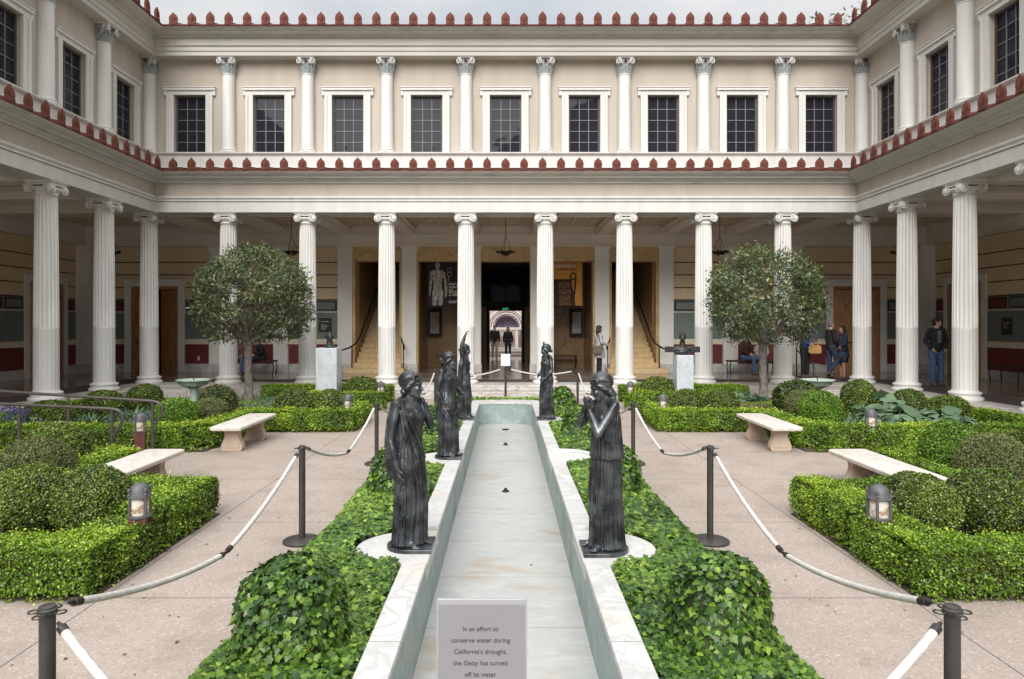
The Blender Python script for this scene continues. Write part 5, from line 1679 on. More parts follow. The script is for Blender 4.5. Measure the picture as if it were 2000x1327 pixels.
flowers((-8.9, 12.4, 0), 'purple flowers at the left edge behind the lower handrail', 1)
flowers((-8.45, 12.1, 0), 'smaller purple flowers right of the clump at the left edge', 2, 40)
flowers((-6.15, 11.5, 0), 'few purple flowers near the farther left lantern', 3, 14)
flowers((-7.0, 16.6, 0), 'dark purple flowers beside the bronze bush and the left tree', 4, 22)

# ------------------------------------------------------------------ standard trees
def tree(x, y, label, seed, lean):
    rng = np.random.default_rng(3000 + seed)
    root = empty('clipped_tree', (x, y, .02), 0, label, 'tree', 'clipped laurel trees')
    C = np.array([.10 + lean, 0, 2.58]); RX, RZ = 1.38, 1.22
    t = MB()
    fork = Vector((0, 0, 1.50 if seed == 1 else 1.45))
    t.tube([(0, 0, -.05), (.0, 0, .05), (.01, 0, .5), (-.015, .01, 1.0), fork], [.16, .115, .098, .092, .10], n=14)
    twigs = MB()
    tips = []
    dirs = [(-.9, -.2, .75), (-.45, .6, 1.1), (.0, -.5, 1.2), (.55, .1, .55), (.9, -.3, .8), (.3, .75, 1.0), (-.2, .1, 1.3), (.75, .6, .7), (-.8, .55, .8), (-.5, -.7, .8), (.5, -.75, .85)]
    for i, d in enumerate(dirs):
        d = Vector(d).normalized()
        L = rng.uniform(.95, 1.2)
        p0 = fork; p1 = fork + d * L * .4 + Vector((0, 0, -.04)); p2 = fork + d * L * .75 + Vector((rng.normal(0, .05), rng.normal(0, .05), .06)); p3 = fork + d * L * 1.15 + Vector((0, 0, .15))
        t.tube([p0, p1, p2, p3], [.062 if i % 4 == 0 else .045, .04, .028, .016], n=8)
        for q in (p1, p2, p3):
            for k in range(4):
                dd = (d + Vector(rng.normal(0, .8, 3)) + Vector((0, 0, .3))).normalized()
                e = q + dd * rng.uniform(.35, .75); m = (q + e) / 2 + Vector(rng.normal(0, .05, 3))
                if ((e.x - C[0]) / RX) ** 2 + (e.y / RX) ** 2 + ((e.z - C[2]) / RZ) ** 2 > .75: continue
                twigs.tube([q, m, e], [.016, .011, .006], n=5); tips.append(e)
    if seed == 1:
        t.tube([fork + Vector((0, 0, -.02)), fork + Vector((.22, -.05, .10)), fork + Vector((.50, -.1, .22)), fork + Vector((.56, -.1, .6))], [.075, .06, .055, .04], n=10)
    t.build('trunk', 'bark', root, smooth=60)
    # clusters of leaves through the outer shell of the crown
    nc = 1850
    v = rng.normal(0, 1, (nc, 3)); v /= np.linalg.norm(v, axis=1, keepdims=True)
    r = 1 - np.abs(rng.normal(0, .16, nc)); r = np.clip(r, .25, 1.02)
    lump = noise3(v * 1.4, 2.6, seed) * .17 + noise3(v * 1.4, 7, seed + 1) * .08
    gap = noise3(v * 1.4, 5.2, seed + 2)
    ok = (gap > -.16) | (rng.uniform(0, 1, nc) < .15)
    v, r, lump = v[ok], r[ok], lump[ok]
    pq = 2.35; kk_ = (np.hypot(v[:, 0], v[:, 1]) ** pq + np.abs(v[:, 2]) ** pq) ** (-1 / pq)
    K = C + v * (kk_ * (r + lump))[:, None] * np.array([RX, RX, RZ])
    ok = K[:, 2] > 1.56 - .08 * np.hypot(K[:, 0], K[:, 1]) + .12 * noise3(K, 3, seed + 3)
    ok &= ~((K[:, 2] < 2.05) & (np.abs(K[:, 0] - .18) < .55) & (K[:, 1] < .2) & (rng.uniform(0, 1, len(K)) < .88))
    K, v = K[ok], v[ok]
    per = 12
    P = np.repeat(K, per, 0) + rng.normal(0, .068, (len(K) * per, 3))
    A = np.repeat(v, per, 0)
    col = np.repeat(rng.normal(.42, .18, len(K)), per) + rng.normal(0, .2, len(P))
    me = leaf_mesh('crown', P, A, .098, T_LAUREL, 'leaf_laurel', spread=1.5, up=.2, rng=rng, colour=col)
    mobj('crown', me, root)
    for kk in range(0, len(K), 4):
        e = Vector(K[kk]); q = min(tips, key=lambda u: (u - e).length)
        twigs.tube([q, (q + e) / 2 + Vector(rng.normal(0, .04, 3)), e], [.007, .005, .003], n=4)
    twigs.build('twigs', 'twig', root)
tree(-6.25, 16.8, 'clipped round laurel tree at left with a forked grey trunk', 1, .02)
tree(6.30, 16.9, 'clipped round laurel tree at right with a straight brown trunk', 2, -.08)
for s, side in LEFT_RIGHT:
    b = MB(); b.lathe([(.85, 0), (.80, .06), (.55, .10), (.2, .12), (0, .12)], 32, sy=.8)
    o = b.build('moss', 'moss', smooth=60, loc=(s * 6.25, 16.75, .01)); tag(o, f'mossy yellow green mound around the {side} tree trunk', 'moss', None, 'stuff')
b = MB(); b.tube([(6.28 + .95 * math.cos(a), 16.7 + .80 * math.sin(a), .05) for a in np.linspace(PI, 2 * PI, 24)], .045, n=8)
o = b.build('edging_strip', 'edging', smooth=50); tag(o, 'rust brown edging round the moss of the right tree', 'edging')
# a tall tree far beyond the roof, its top just showing
def far_tree():
    rng = np.random.default_rng(77)
    root = empty('far_tree', (15.3, 32, 0), 0, 'top of a tall tree showing above the roof at upper right', 'tree')
    t = MB(); t.tube([(0, 0, 0), (.1, 0, 7), (.3, 0, 12)], [.35, .28, .12], n=10)
    n = 3200
    v = rng.normal(0, 1, (n, 3)); v /= np.linalg.norm(v, axis=1, keepdims=True)
    P = np.array([0, 0, 13.0]) + v * (rng.uniform(.3, 1.05, n) * (1 + .35 * noise3(v * 2, 3, 4)))[:, None] * np.array([2.0, 2.0, 3.35])
    for k in range(12): t.tube([(.1, 0, 9 + .2 * k), tuple(P[k * 9])], [.07, .02], n=6)
    t.build('trunk', 'bark', root, smooth=60)
    mobj('crown', leaf_mesh('crown', P, v, .28, T_LAUREL, 'leaf_laurel', rng=rng), root)
far_tree()
# ------------------------------------------------------------------ court furniture
def rounded_rect(w, d, r, n=6):
    o = []
    for cx, cy, a0 in ((w / 2 - r, d / 2 - r, 0), (-w / 2 + r, d / 2 - r, 90), (-w / 2 + r, -d / 2 + r, 180), (w / 2 - r, -d / 2 + r, 270)):
        for k in range(n + 1):
            a = rad(a0 + 90 * k / n); o.append((cx + r * math.cos(a), cy + r * math.sin(a)))
    return o
benchp = None
for (x, y, lab) in ((-4.24, 7.82, 'pale marble bench at left, nearer one, partly behind a box ball'), (-4.24, 11.25, 'pale marble bench at left, farther one, both legs in view'),
                    (4.26, 7.82, 'pale marble bench at right, nearer one behind the lantern'), (4.26, 11.25, 'pale marble bench at right, farther one, both legs in view')):
    if benchp is None:
        benchp = empty('marble_bench', (x, y, 0), 0, lab, 'bench', 'marble garden benches')
        s = MB(); W, L = .47, 1.62
        prof = [(0, .350), (.0, .352), (-.012, .362), (-.012, .395), (-.0, .412), (.03, .415)]
        rings = []
        for off, z in ((.02, .345), (.0, .355), (-.006, .372), (-.006, .395), (.004, .408), (.022, .414)):
            rings.append([(px_, py_, z) for px_, py_ in rounded_rect(W - 2 * off, L - 2 * off, .035)])
        n = len(rings[0]); vs = sum(rings, []); fs = []
        for i in range(len(rings) - 1):
            fs += [(i * n + k, i * n + (k + 1) % n, (i + 1) * n + (k + 1) % n, (i + 1) * n + k) for k in range(n)]
        fs += [tuple(range(n))[::-1], tuple(range((len(rings) - 1) * n, len(rings) * n))]
        s.add(vs, fs); s.build('seat', 'bench_stone', benchp, smooth=35)
        half = [(.145, .345), (.145, .33), (.128, .315), (.112, .29), (.106, .25), (.112, .21), (.130, .165), (.152, .12), (.163, .08), (.163, .04), (.150, .012), (.138, 0)]
        o = half + [(-a, z) for a, z in half[::-1]]
        ins = [(a * .80, .055 + z * .76) for a, z in half]; ins = ins + [(-a, z) for a, z in ins[::-1]]
        for yy in (-.50, .50):
            b = MB(); b.prism(o, yy - .065, yy + .065)
            b.prism(ins, yy - .073, yy - .0651); b.prism(ins, yy + .0651, yy + .073)
            b.build('leg', 'bench_leg', benchp, bevel=.006)
    else: dup(benchp, loc=(x, y, 0), label=lab)

LANT = [(-3.05, 5.76, 'nearest left garden lantern on a red post, beside the big box ball'), (3.08, 5.70, 'nearest right garden lantern with streaked alabaster glass'),
        (-2.98, 13.08, 'left garden lantern by the round box balls before the bust'), (2.98, 13.08, 'right garden lantern by the round box balls before the bust'),
        (-2.88, 15.95, 'farthest left garden lantern near the marble steps'), (2.88, 15.95, 'farthest right garden lantern near the marble steps'),
        (-5.44, 10.3, 'garden lantern on a red post behind the left bench, near the handrails'), (5.70, 10.78, 'garden lantern above the long hedge behind the right bench')]
lanp = None
for x, y, lab in LANT:
    if lanp is None:
        lanp = empty('garden_lantern', (x, y, 0), rad(12), lab, 'lantern', 'garden lanterns on red posts')
        b = MB(); b.box(-.085, .085, -.085, .085, 0, .37); b.build('post', 'lantern_post', lanp, bevel=.01)
        b = MB(); b.lathe([(.085, .398), (.085, .54)], 24); b.build('glass', 'alabaster', lanp, smooth=40)
        b = MB()
        b.lathe([(.10, .37), (.108, .375), (.108, .39), (.098, .398)], 24)
        b.lathe([(.092, .54), (.112, .545), (.112, .56), (.100, .566), (.100, .575), (.094, .58), (.091, .60), (.080, .63), (.060, .652), (.03, .664), (.012, .668), (.012, .680), (.0, .684)], 28)
        for k in range(4):
            a = PI / 4 + k * PI / 2; cx_, cy_ = .101 * math.cos(a), .101 * math.sin(a)
            b.tube([(cx_, cy_, .38), (cx_, cy_, .60)], .013, n=8); b.ball((cx_ * 1.06, cy_ * 1.06, .612), (.015, .015, .022), n=8, k=6)
            b.ball((cx_ * 1.05, cy_ * 1.05, .575), (.016, .016, .012), n=8, k=6)
        b.build('cage', 'lantern_metal', lanp, smooth=40)
        lanp.scale = (.84, .84, .97)
    else: dup(lanp, loc=(x, y, 0), rz=rad(random.uniform(-25, 50)), label=lab)

# ---- stanchions and ropes
POSTS = {}
PY = [2.70, 6.25, 9.70, 13.10, 16.50]
PXL = [-1.79, -1.84, -1.81, -1.80, -1.68]; PXR = [1.745, 1.85, 1.79, 1.79, 1.72]
PN = ['nearest', 'second', 'third', 'fourth', 'farthest']
pp = None
def post(x, y, lab):
    global pp
    if pp is None:
        pp = empty('stanchion', (x, y, 0), 0, lab, 'stanchion', 'dark rope stanchions')
        b = MB(); b.lathe([(.165, 0), (.170, .006), (.170, .018), (.155, .028), (.06, .036), (.035, .04)], 36); b.build('base', 'post_metal', pp, smooth=40)
        b = MB(); b.lathe([(.029, .03), (.029, .835)], 24); b.build('pole', 'post_metal', pp, smooth=40)
        b = MB(); b.lathe([(.033, .835), (.036, .84), (.036, .857), (.030, .862), (.030, .868), (.024, .872), (0, .873)], 24)
        for a in (0, PI / 2, PI, 3 * PI / 2):
            c = Vector((math.cos(a) * .052, math.sin(a) * .052, .845))
            b.tube([c + Vector((math.cos(t) * .020, math.sin(t) * .020, 0)) for t in np.linspace(0, 2 * PI, 17)], .0036, n=6)
        b.build('cap', 'post_metal', pp, smooth=40)
        return pp
    return dup(pp, loc=(x, y, 0), label=lab)
for i in range(5):
    post(PXL[i], PY[i], f'{PN[i]} dark stanchion in the row left of the pool')
    post(PXR[i], PY[i], f'{PN[i]} dark stanchion in the row right of the pool')
post(0, 17.35, 'dark stanchion centred behind the far end of the pool, carrying a white card')
post(-.062, 1.78, 'dark stanchion under the grey notice at the bottom of the view')
def rope(p, q, sag, lab, k=1.0, rz0=0):
    """Two padded tubes joined in the middle by a dark link."""
    p = Vector(p); q = Vector(q)
    d = (q - p).normalized()
    root = empty('barrier_rope', ((p + q) / 2).to_tuple(), 0, lab, 'rope', 'white barrier ropes')
    o = (p + q) / 2
    def pt(t):
        z = -sag * (1 - (2 * t - 1) ** 2) ** 1.0
        # the halves hang a little straighter than one free rope
        zz = -sag * (1 - abs(2 * t - 1))
        return p + (q - p) * t + Vector((0, 0, .55 * z + .45 * zz)) - o
    for a, b_ in ((.025, .487), (.513, .975)):
        m = MB(); ts = np.linspace(a, b_, 34); pts = [pt(t) for t in ts]
        m.tube(pts[1:-1], .0165, n=12)
        m.build('rope_tube', 'rope_cloth', root, smooth=60)
        e = MB(); e.tube(pts[:2], .0185, n=12); e.tube([pts[0], pt(a - .012)], [.012, .006], n=8); e.build('end_fitting', 'fitting', root, smooth=50)
        e = MB(); e.tube(pts[-2:], .0185, n=12); e.tube([pts[-1], pt(b_ + .010)], [.012, .006], n=8); e.build('end_fitting', 'fitting', root, smooth=50)
    c = MB()
    for t0 in (.494, .506):
        cc = pt(t0); c.tube([cc + d * math.cos(t) * .016 + Vector((0, 0, math.sin(t) * .011)) for t in np.linspace(0, 2 * PI, 13)], .004, n=6)
    c.build('link', 'fitting', root, smooth=50)
H = .845
for i in range(4):
    sg = .36 if i < 3 else .38
    rope((PXL[i], PY[i] + .08, H), (PXL[i + 1], PY[i + 1] - .08, H), sg, f'white barrier rope between the {PN[i]} and {PN[i+1]} stanchions left of the pool')
    rope((PXR[i], PY[i] + .08, H), (PXR[i + 1], PY[i + 1] - .08, H), sg, f'white barrier rope between the {PN[i]} and {PN[i+1]} stanchions right of the pool')
rope((PXL[4] + .07, PY[4] + .05, H), (-.08, 17.33, H), .16, 'white barrier rope from the far left stanchion to the centre one')
rope((.08, 17.33, H), (PXR[4] - .07, PY[4] + .05, H), .13, 'white barrier rope from the centre far stanchion to the right one')
rope((PXL[0] + .06, PY[0] - .05, H), (-.13, 1.80, H), .36, 'white barrier rope running off the bottom left corner of the view')
rope((PXR[0] - .06, PY[0] - .05, H), (.01, 1.80, H), .36, 'white barrier rope running off the bottom right corner of the view')

# ---- notices
def notice(loc, rx, label, front):
    r = empty('notice_card', loc, 0, label, 'notice')
    r.rotation_euler = (rad(rx), 0, 0)
    b = MB(); b.box(-.117, .117, 0, .008, 0, .30); b.build('holder', 'acrylic', r, bevel=.002)
    b = MB(); b.box(-.112, .112, -.0012, -.0002, .004, .285) if front else b.box(-.113, .113, -.0012, -.0002, .004, .296)
    b.build('sheet', 'sheet_grey' if front else 'sheet_white', r)
    b = MB(); b.box(-.03, .03, 0.002, .012, -.03, -.0005); b.lathe([(.026, -.035), (.026, -.03)], 16, c=(0, .006, 0)); b.build('clip', 'post_metal', r)
    if front:
        for i, (t, w_) in enumerate((('In an effort to', .091), ('conserve water during', .152), ("California's drought,", .136), ('the Getty has turned', .139), ('off its water', .081), ('features.', .06))):
            text_obj('lettering', t, .02, 'ink', r, loc=(-.003, -.0018, .219 - i * .0287), width=w_)
    return r
notice((-.062, 1.775, .958), -3, 'grey printed notice about saving water, at the bottom of the view', True)
notice((0, 17.35, .915), 0, 'blank white card on the far centre stanchion', False)

# ---- busts on pedestals
def pedestal(x, y, w_, h, label):
    r = empty('pedestal', (x, y, 0), 0, label, 'pedestal', 'marble bust pedestals')
    b = MB(); b.box(-w_ / 2, w_ / 2, -w_ / 2, w_ / 2, 0, h); b.build('shaft', 'pedestal_marble', r, bevel=.012)
    return r
pedestal(-4.22, 16.5, .50, 1.40, 'grey white marble pedestal under the curly bearded bust at left')
pedestal(4.24, 16.5, .40, 1.23, 'narrower pale marble pedestal under the bust with side bars at right')
def head_shape(b, c, s, yaw=0.0, pitch=0.0, hair=None, roll=0.0):
    """Sculpted head; c: centre between the ears, s: scale (1 = 0.23 m tall). Faces +X turned by yaw."""
    R = (Matrix.Rotation(yaw, 3, 'Z') @ Matrix.Rotation(pitch, 3, 'Y') @ Matrix.Rotation(roll, 3, 'X'))
    c = Vector(c)
    def e(p, r, n=14, k=10): b.ball(c + R @ (Vector(p) * s), tuple(q * s for q in r), R, n=n, k=k)
    e((-.008, 0, .030), (.094, .074, .085))        # skull
    e((.030, 0, -.022), (.058, .056, .080))        # face
    e((.052, 0, -.080), (.028, .032, .026))        # chin
    e((.020, .0, -.062), (.050, .050, .036))       # jaw
    e((.074, 0, .016), (.018, .052, .013))         # brow
    for y_ in (-1, 1):
        e((.066, y_ * .030, -.026), (.022, .020, .022))   # cheeks
        e((.075, y_ * .026, .000), (.010, .014, .007))    # eyes
        e((-.004, y_ * .076, -.006), (.018, .009, .030))  # ears
    for t in range(5):                              # nose
        q = t / 4; e((.080 + .018 * q, 0, .012 - .046 * q), (.010 + .004 * q, .008 + .006 * q, .010), 8, 6)
    e((.080, 0, -.052), (.012, .021, .006)); e((.077, 0, -.062), (.012, .018, .006))
    return R
def bust(x, y, z, label, seed):
    rng = np.random.default_rng(seed)
    b = MB()
    hc = (0, 0, .0)
    if seed == 1:                                   # bearded, curly
        yaw = rad(-60); R = head_shape(b, (0, 0, .25), 1.0, yaw)
        for k in range(110):
            v = Vector(rng.normal(0, 1, 3)).normalized()
            if v.z < -.2 and v.x > .2: continue
            if v.x > .55 and v.z < .45: continue
            b.ball(Vector((0, 0, .275)) + R @ Vector((v.x * .098 - .008, v.y * .086, v.z * .094)), .019, n=8, k=6)
        for k in range(26):
            b.ball(Vector((0, 0, .25)) + R @ Vector((.045 + rng.normal(0, .015), rng.normal(0, .035), -.09 + rng.normal(0, .02))), .017, n=8, k=6)
        b.tube([(0, 0, .02), (0, 0, .18)], [.085, .062], n=16)
        b.ball((0, 0, .03), (.13, .15, .06)); b.box(-.12, .12, -.13, .13, 0, .03)
        o = remesh(b, 'bust', 'bust_bronze', voxel=.007)
    else:                                           # broad shoulders between square side bars
        yaw = rad(-100); R = head_shape(b, (0, 0, .40), .98, yaw)
        for k in range(120):
            v = Vector(rng.normal(0, 1, 3)).normalized()
            if v.x > .5 and v.z < .5: continue
            if v.z < -.3: continue
            b.ball(Vector((0, 0, .425)) + R @ Vector((v.x * .093 - .008, v.y * .076, v.z * .086)), .013, n=8, k=6)
        b.tube([(0, 0, .16), (0, 0, .34)], [.075, .060], n=16)
        b.ball((0, 0, .12), (.22, .11, .09)); b.ball((0, -.02, .07), (.16, .12, .09)); b.box(-.17, .17, -.09, .09, 0, .08)
        b.box(-.41, .41, -.05, .05, .06, .20)
        o = remesh(b, 'bust', 'bust_bronze', voxel=.008)
    o.location = (x, y, z); tag(o, label, 'bust', 'bronze busts on pedestals')
bust(-4.20, 16.5, 1.402, 'dark curly bearded bronze head on the left pedestal', 1)
bust(4.22, 16.5, 1.232, 'dark bronze bust with square side bars on the right pedestal', 2)

# ---- bird baths
bathp = None
for x, lab in ((-6.88, 'pale green shallow bird bath left of the left tree'), (6.88, 'pale green shallow bird bath right of the right tree')):
    if bathp is None:
        bathp = empty('bird_bath', (x, 15.25, 0), rad(10), lab, 'bird bath', 'pale green bird baths')
        b = MB(); o8 = 8
        b.lathe([(.08, .52), (.12, .56), (.28, .62), (.335, .70), (.375, .725), (.375, .745), (.34, .745), (.25, .70), (.05, .68)], 8, a0=PI / 8); b.build('bowl', 'basin_green', bathp, smooth=25)
        b = MB(); b.lathe([(.15, .0), (.15, .05), (.10, .08), (.07, .14), (.085, .30), (.075, .45), (.09, .53)], 16); b.build('stem', 'basin_green', bathp, smooth=40)
        b = MB(); b.tube([(0, 0, .68), (0, 0, .77)], .012, n=8); b.build('nozzle', 'iron', bathp)
    else: dup(bathp, loc=(x, 15.25, 0), label=lab)

# ---- ramp handrails
for (y, xe, z0, lab) in ((8.90, -4.93, .87, 'lower dark metal handrail at the near side of the left ramp'), (9.77, -4.85, .87, 'upper dark metal handrail at the far side of the left ramp')):
    r = empty('handrail', (xe, y, 0), 0, lab, 'handrail', 'ramp handrails')
    sl = .045 if y < 9 else .065
    b = MB()
    pts = [(-4.3, 0, z0 + 4.3 * sl)] + [(-t, 0, z0 + t * sl) for t in (2.5, 1.0, .35, .14)] + [(-.06, 0, z0 - .012), (-.012, 0, z0 - .05), (0, 0, z0 - .11), (-.02, 0, z0 - .19), (-.07, 0, z0 - .27), (-.115, 0, z0 - .34)]
    b.tube(pts, .021, n=10); b.build('rail', 'rail_metal', r, smooth=50)
    for x in (-.14, -1.33, -2.5, -3.7):
        p = MB(); t = z0 - x * sl
        if x == -.14: p.tube([(x, 0, 0), (x, 0, z0 - .01)], .021, n=10)
        else: p.tube([(x, 0, 0), (x, 0, t - .16)], .024, n=10); p.tube([(x, 0, t - .16), (x, 0, t)], .013, n=8)
        p.build('post', 'rail_metal', r, smooth=50)

# ---- audio guide stand and dark barrier in the right portico
a = empty('audio_stand', (9.62, 21.6, FL), 0, 'grey audio guide stand between the man in blue and the talking couple', 'stand')
b = MB(); b.tube([(0, 0, 0), (0, 0, 1.1)], .02, n=8); b.lathe([(.14, 0), (.14, .02)], 20); b.build('pole', 'rail_metal', a, smooth=40)
b = MB(); b.box(-.10, .10, -.06, .06, 1.08, 1.55); b.ball((0, -.07, 1.42), (.05, .02, .07)); b.build('box', 'lantern_metal', a, bevel=.01)
for k, (p, q, sg, lab) in enumerate((((9.05, 21.5, FL + .85), (10.3, 21.3, FL + .55), .28, 'dark rope sagging behind the talking couple'),)):
    b = MB(); b.tube([Vector(p).lerp(Vector(q), t) + Vector((0, 0, -sg * 4 * t * (1 - t))) for t in np.linspace(0, 1, 16)], .018, n=8)
    o = b.build('barrier_rope', 'rail_metal', smooth=50); tag(o, lab, 'rope')
a = empty('stanchion', (9.05, 21.5, FL), 0, 'black stanchion behind the man in the blue jacket', 'stanchion')
b = MB(); b.lathe([(.02, .01), (.02, .9), (.03, .91), (.0, .93)], 12); b.build('pole', 'iron', a, smooth=40)
b = MB()
for k in range(4): b.tube([(0, 0, .03), (.17 * math.cos(k * PI / 2 + .4), .17 * math.sin(k * PI / 2 + .4), .012)], .014, n=6)
b.build('base', 'iron', a)
bench_iron((8.15, 22.9, FL), 0, 'dark bench under the seated pair at right', 1.6, .45)
bench_iron((-8.35, 22.9, FL), 0, 'dark bench under the seated women at left', 1.5, .45)
bench_iron((14.0, 19.2, FL), rad(90), 'dark scrolled bench at the far right edge of the portico', 1.2, .47)

# fallen leaves and bits on the paving
_r = np.random.default_rng(88)
n = 170
_x = np.where(_r.uniform(0, 1, n) < .5, -1, 1) * _r.choice([1.78, 1.9, 2.2, 2.75, 2.85], n) + _r.normal(0, .10, n)
_P = np.column_stack([_x, _r.uniform(3.0, 16, n), np.full(n, .006)])
_P = np.vstack([_P, np.column_stack([_r.uniform(-.58, .58, 14), _r.uniform(2.5, 15.5, 14), np.full(14, PZF + .006)])])
o = mobj('fallen_leaves', leaf_mesh('fallen_leaves', _P, np.tile([0, 0, 1.], (len(_P), 1)), .028, T_BOX, 'leaf_litter', spread=.15, rng=_r, flat=True))
tag(o, 'scattered small dry leaves on the paving and pool floor', 'leaves', None, 'stuff')
# ------------------------------------------------------------------ bronze statues
def loft(b, rings, nf=16, seed=0, n=144, sharp=.6):
    """Closed draped shell. rings: (cx, cy, z, rx, ry, amp) bottom to top; folds run down the cloth."""
    r_ = np.random.default_rng(seed)
    ph = r_.uniform(0, 6.28, 4)
    vs = []
    th = np.linspace(0, 2 * PI, n, endpoint=False)
    for (cx, cy, z, rx, ry, amp) in rings:
        w_ = th + .16 * np.sin(2 * th + ph[0]) + .09 * np.sin(5 * th + ph[1]) + .05 * math.sin(z * 9 + ph[2])
        f = np.abs(np.sin(w_ * nf / 2)) ** sharp * 2 - 1
        f = f * (.65 + .35 * np.sin(3 * th + ph[3])) + .25 * np.sin(w_ * nf * 1.5)
        p = 2.3
        k = (np.abs(np.cos(th)) ** p + np.abs(np.sin(th)) ** p) ** (-1 / p)
        X = cx + np.cos(th) * k * (rx + amp * f); Y = cy + np.sin(th) * k * (ry + amp * f)
        vs += list(zip(X, Y, np.full(n, z)))
    fs = []
    for i in range(len(rings) - 1):
        fs += [(i * n + k, i * n + (k + 1) % n, (i + 1) * n + (k + 1) % n, (i + 1) * n + k) for k in range(n)]
    fs += [tuple(range(n))[::-1], tuple(range((len(rings) - 1) * n, len(rings) * n))]
    b.add(vs, fs)

def interp_rings(keys, m=26):
    keys = np.array(keys, float); z = np.linspace(keys[0, 2], keys[-1, 2], m)
    return [tuple(np.interp(zz, keys[:, 2], keys[:, j]) if j != 2 else zz for j in range(6)) for zz in z]

def hand(b, wrist, d, nrm, side=1, s=1.0, curl=.5, r=.0085):
    """Palm, four separate bent fingers and a thumb. d: direction, nrm: palm-facing normal."""
    w_ = Vector(wrist); d = Vector(d).normalized(); nn = Vector(nrm); nn = (nn - d * nn.dot(d)).normalized()
    q = d.cross(nn) * side
    R = Matrix((d, q, nn)).transposed()
    b.ball(w_ + d * .045 * s, (.050 * s, .038 * s, .016 * s), R, n=12, k=8)
    for k, (off, L) in enumerate(((-.030, .058), (-.010, .070), (.010, .074), (.030, .062))):
        p0 = w_ + d * .078 * s + q * off * s
        c1, c2, c3 = curl * .5, curl * 1.2, curl * 1.8
        def dd(c): return (d * math.cos(c) + nn * math.sin(c) + q * off * 1.6).normalized()
        p1 = p0 + dd(c1) * L * .45 * s; p2 = p1 + dd(c2) * L * .32 * s; p3 = p2 + dd(c3) * L * .25 * s
        b.chain([p0, p1, p2, p3], [r * s, r * s, r * .92 * s, r * .8 * s], n=8)
    t0 = w_ + d * .025 * s - q * .030 * s
    t1 = t0 + (d * .6 - q * .75 + nn * .35).normalized() * .035 * s; t2 = t1 + (d * .85 - q * .25 + nn * .5).normalized() * .030 * s
    b.chain([t0, t1, t2], [.012 * s, .0095 * s, .008 * s], n=8)

def arm(b, sh, el, wr, s=1.0, k=1.0):
    m1 = Vector(sh).lerp(Vector(el), .4)
    b.chain([sh, m1, el], [.048 * k, .046 * k, .037 * k], n=14)
    m2 = Vector(el).lerp(Vector(wr), .35)
    b.chain([el, m2, wr], [.037 * k, .039 * k, .025 * k], n=14)

def hair_cap(b, c, R, s, style, rng):
    c = Vector(c)
    def e(p, r, n=12, k=8): b.ball(c + R @ (Vector(p) * s), tuple(q * s for q in r), R, n=n, k=k)
    e((-.016, 0, .042), (.098, .084, .088), 20, 14)
    # fillet band round the head and rolls of hair over brow and ears
    b.tube([c + R @ Vector((.092 * math.cos(a) - .014, .086 * math.sin(a), .062 + .030 * math.cos(a))) * s for a in np.linspace(0, 2 * PI, 30)], .005 * s, n=6)
    for a in np.linspace(-1.5, 1.5, 16):
        e((.072 * math.cos(a) - .002, .074 * math.sin(a), .062 - .034 * abs(a)), (.017, .017, .013), 8, 6)
        if abs(a) > .55: e((.062 * math.cos(a * 1.1) - .010, .084 * math.sin(a * 1.1), .040 - .036 * abs(a)), (.016, .013, .015), 8, 6)
    for k in range(14):                                   # combed strands
        a = -1.4 + 2.8 * k / 13
        b.tube([c + R @ Vector((.078 * math.cos(t) - .016, math.sin(a) * .080 * math.cos(t * .7), .040 + .092 * math.sin(t) * math.cos(a * .7))) * s for t in np.linspace(.2, 2.8, 12)], .0045 * s, n=5)
    if style == 'roll':
        for y in np.linspace(-.07, .07, 7): e((-.080 + abs(y) * .5, y, -.048), (.026, .020, .026), 8, 6)
    if style == 'locks':
        for k in range(9):
            y = -.07 + .14 * k / 8
            p = [Vector((-.075 + abs(y) * .6, y, -.03)), Vector((-.10 + abs(y) * .5, y * 1.05, -.09)), Vector((-.085 + abs(y) * .5, y * 1.2, -.15)), Vector((-.070 + abs(y) * .4, y * 1.4, -.21))]
            b.tube([c + R @ (q * s) for q in p], [.022 * s, .021 * s, .019 * s, .010 * s], n=8)
            e((-.092 + abs(y) * .5, y * 1.1, -.12), (.020, .018, .018), 8, 6)
    if style == 'bun':
        e((-.115, 0, .0), (.038, .034, .034)); e((-.085, 0, -.03), (.04, .05, .03))
    if style == 'knot':
        e((.03, 0, .125), (.022, .022, .030)); e((.04, .018, .158), (.016, .016, .022)); e((.02, -.018, .158), (.016, .016, .022))
        e((-.10, 0, -.02), (.045, .045, .035))

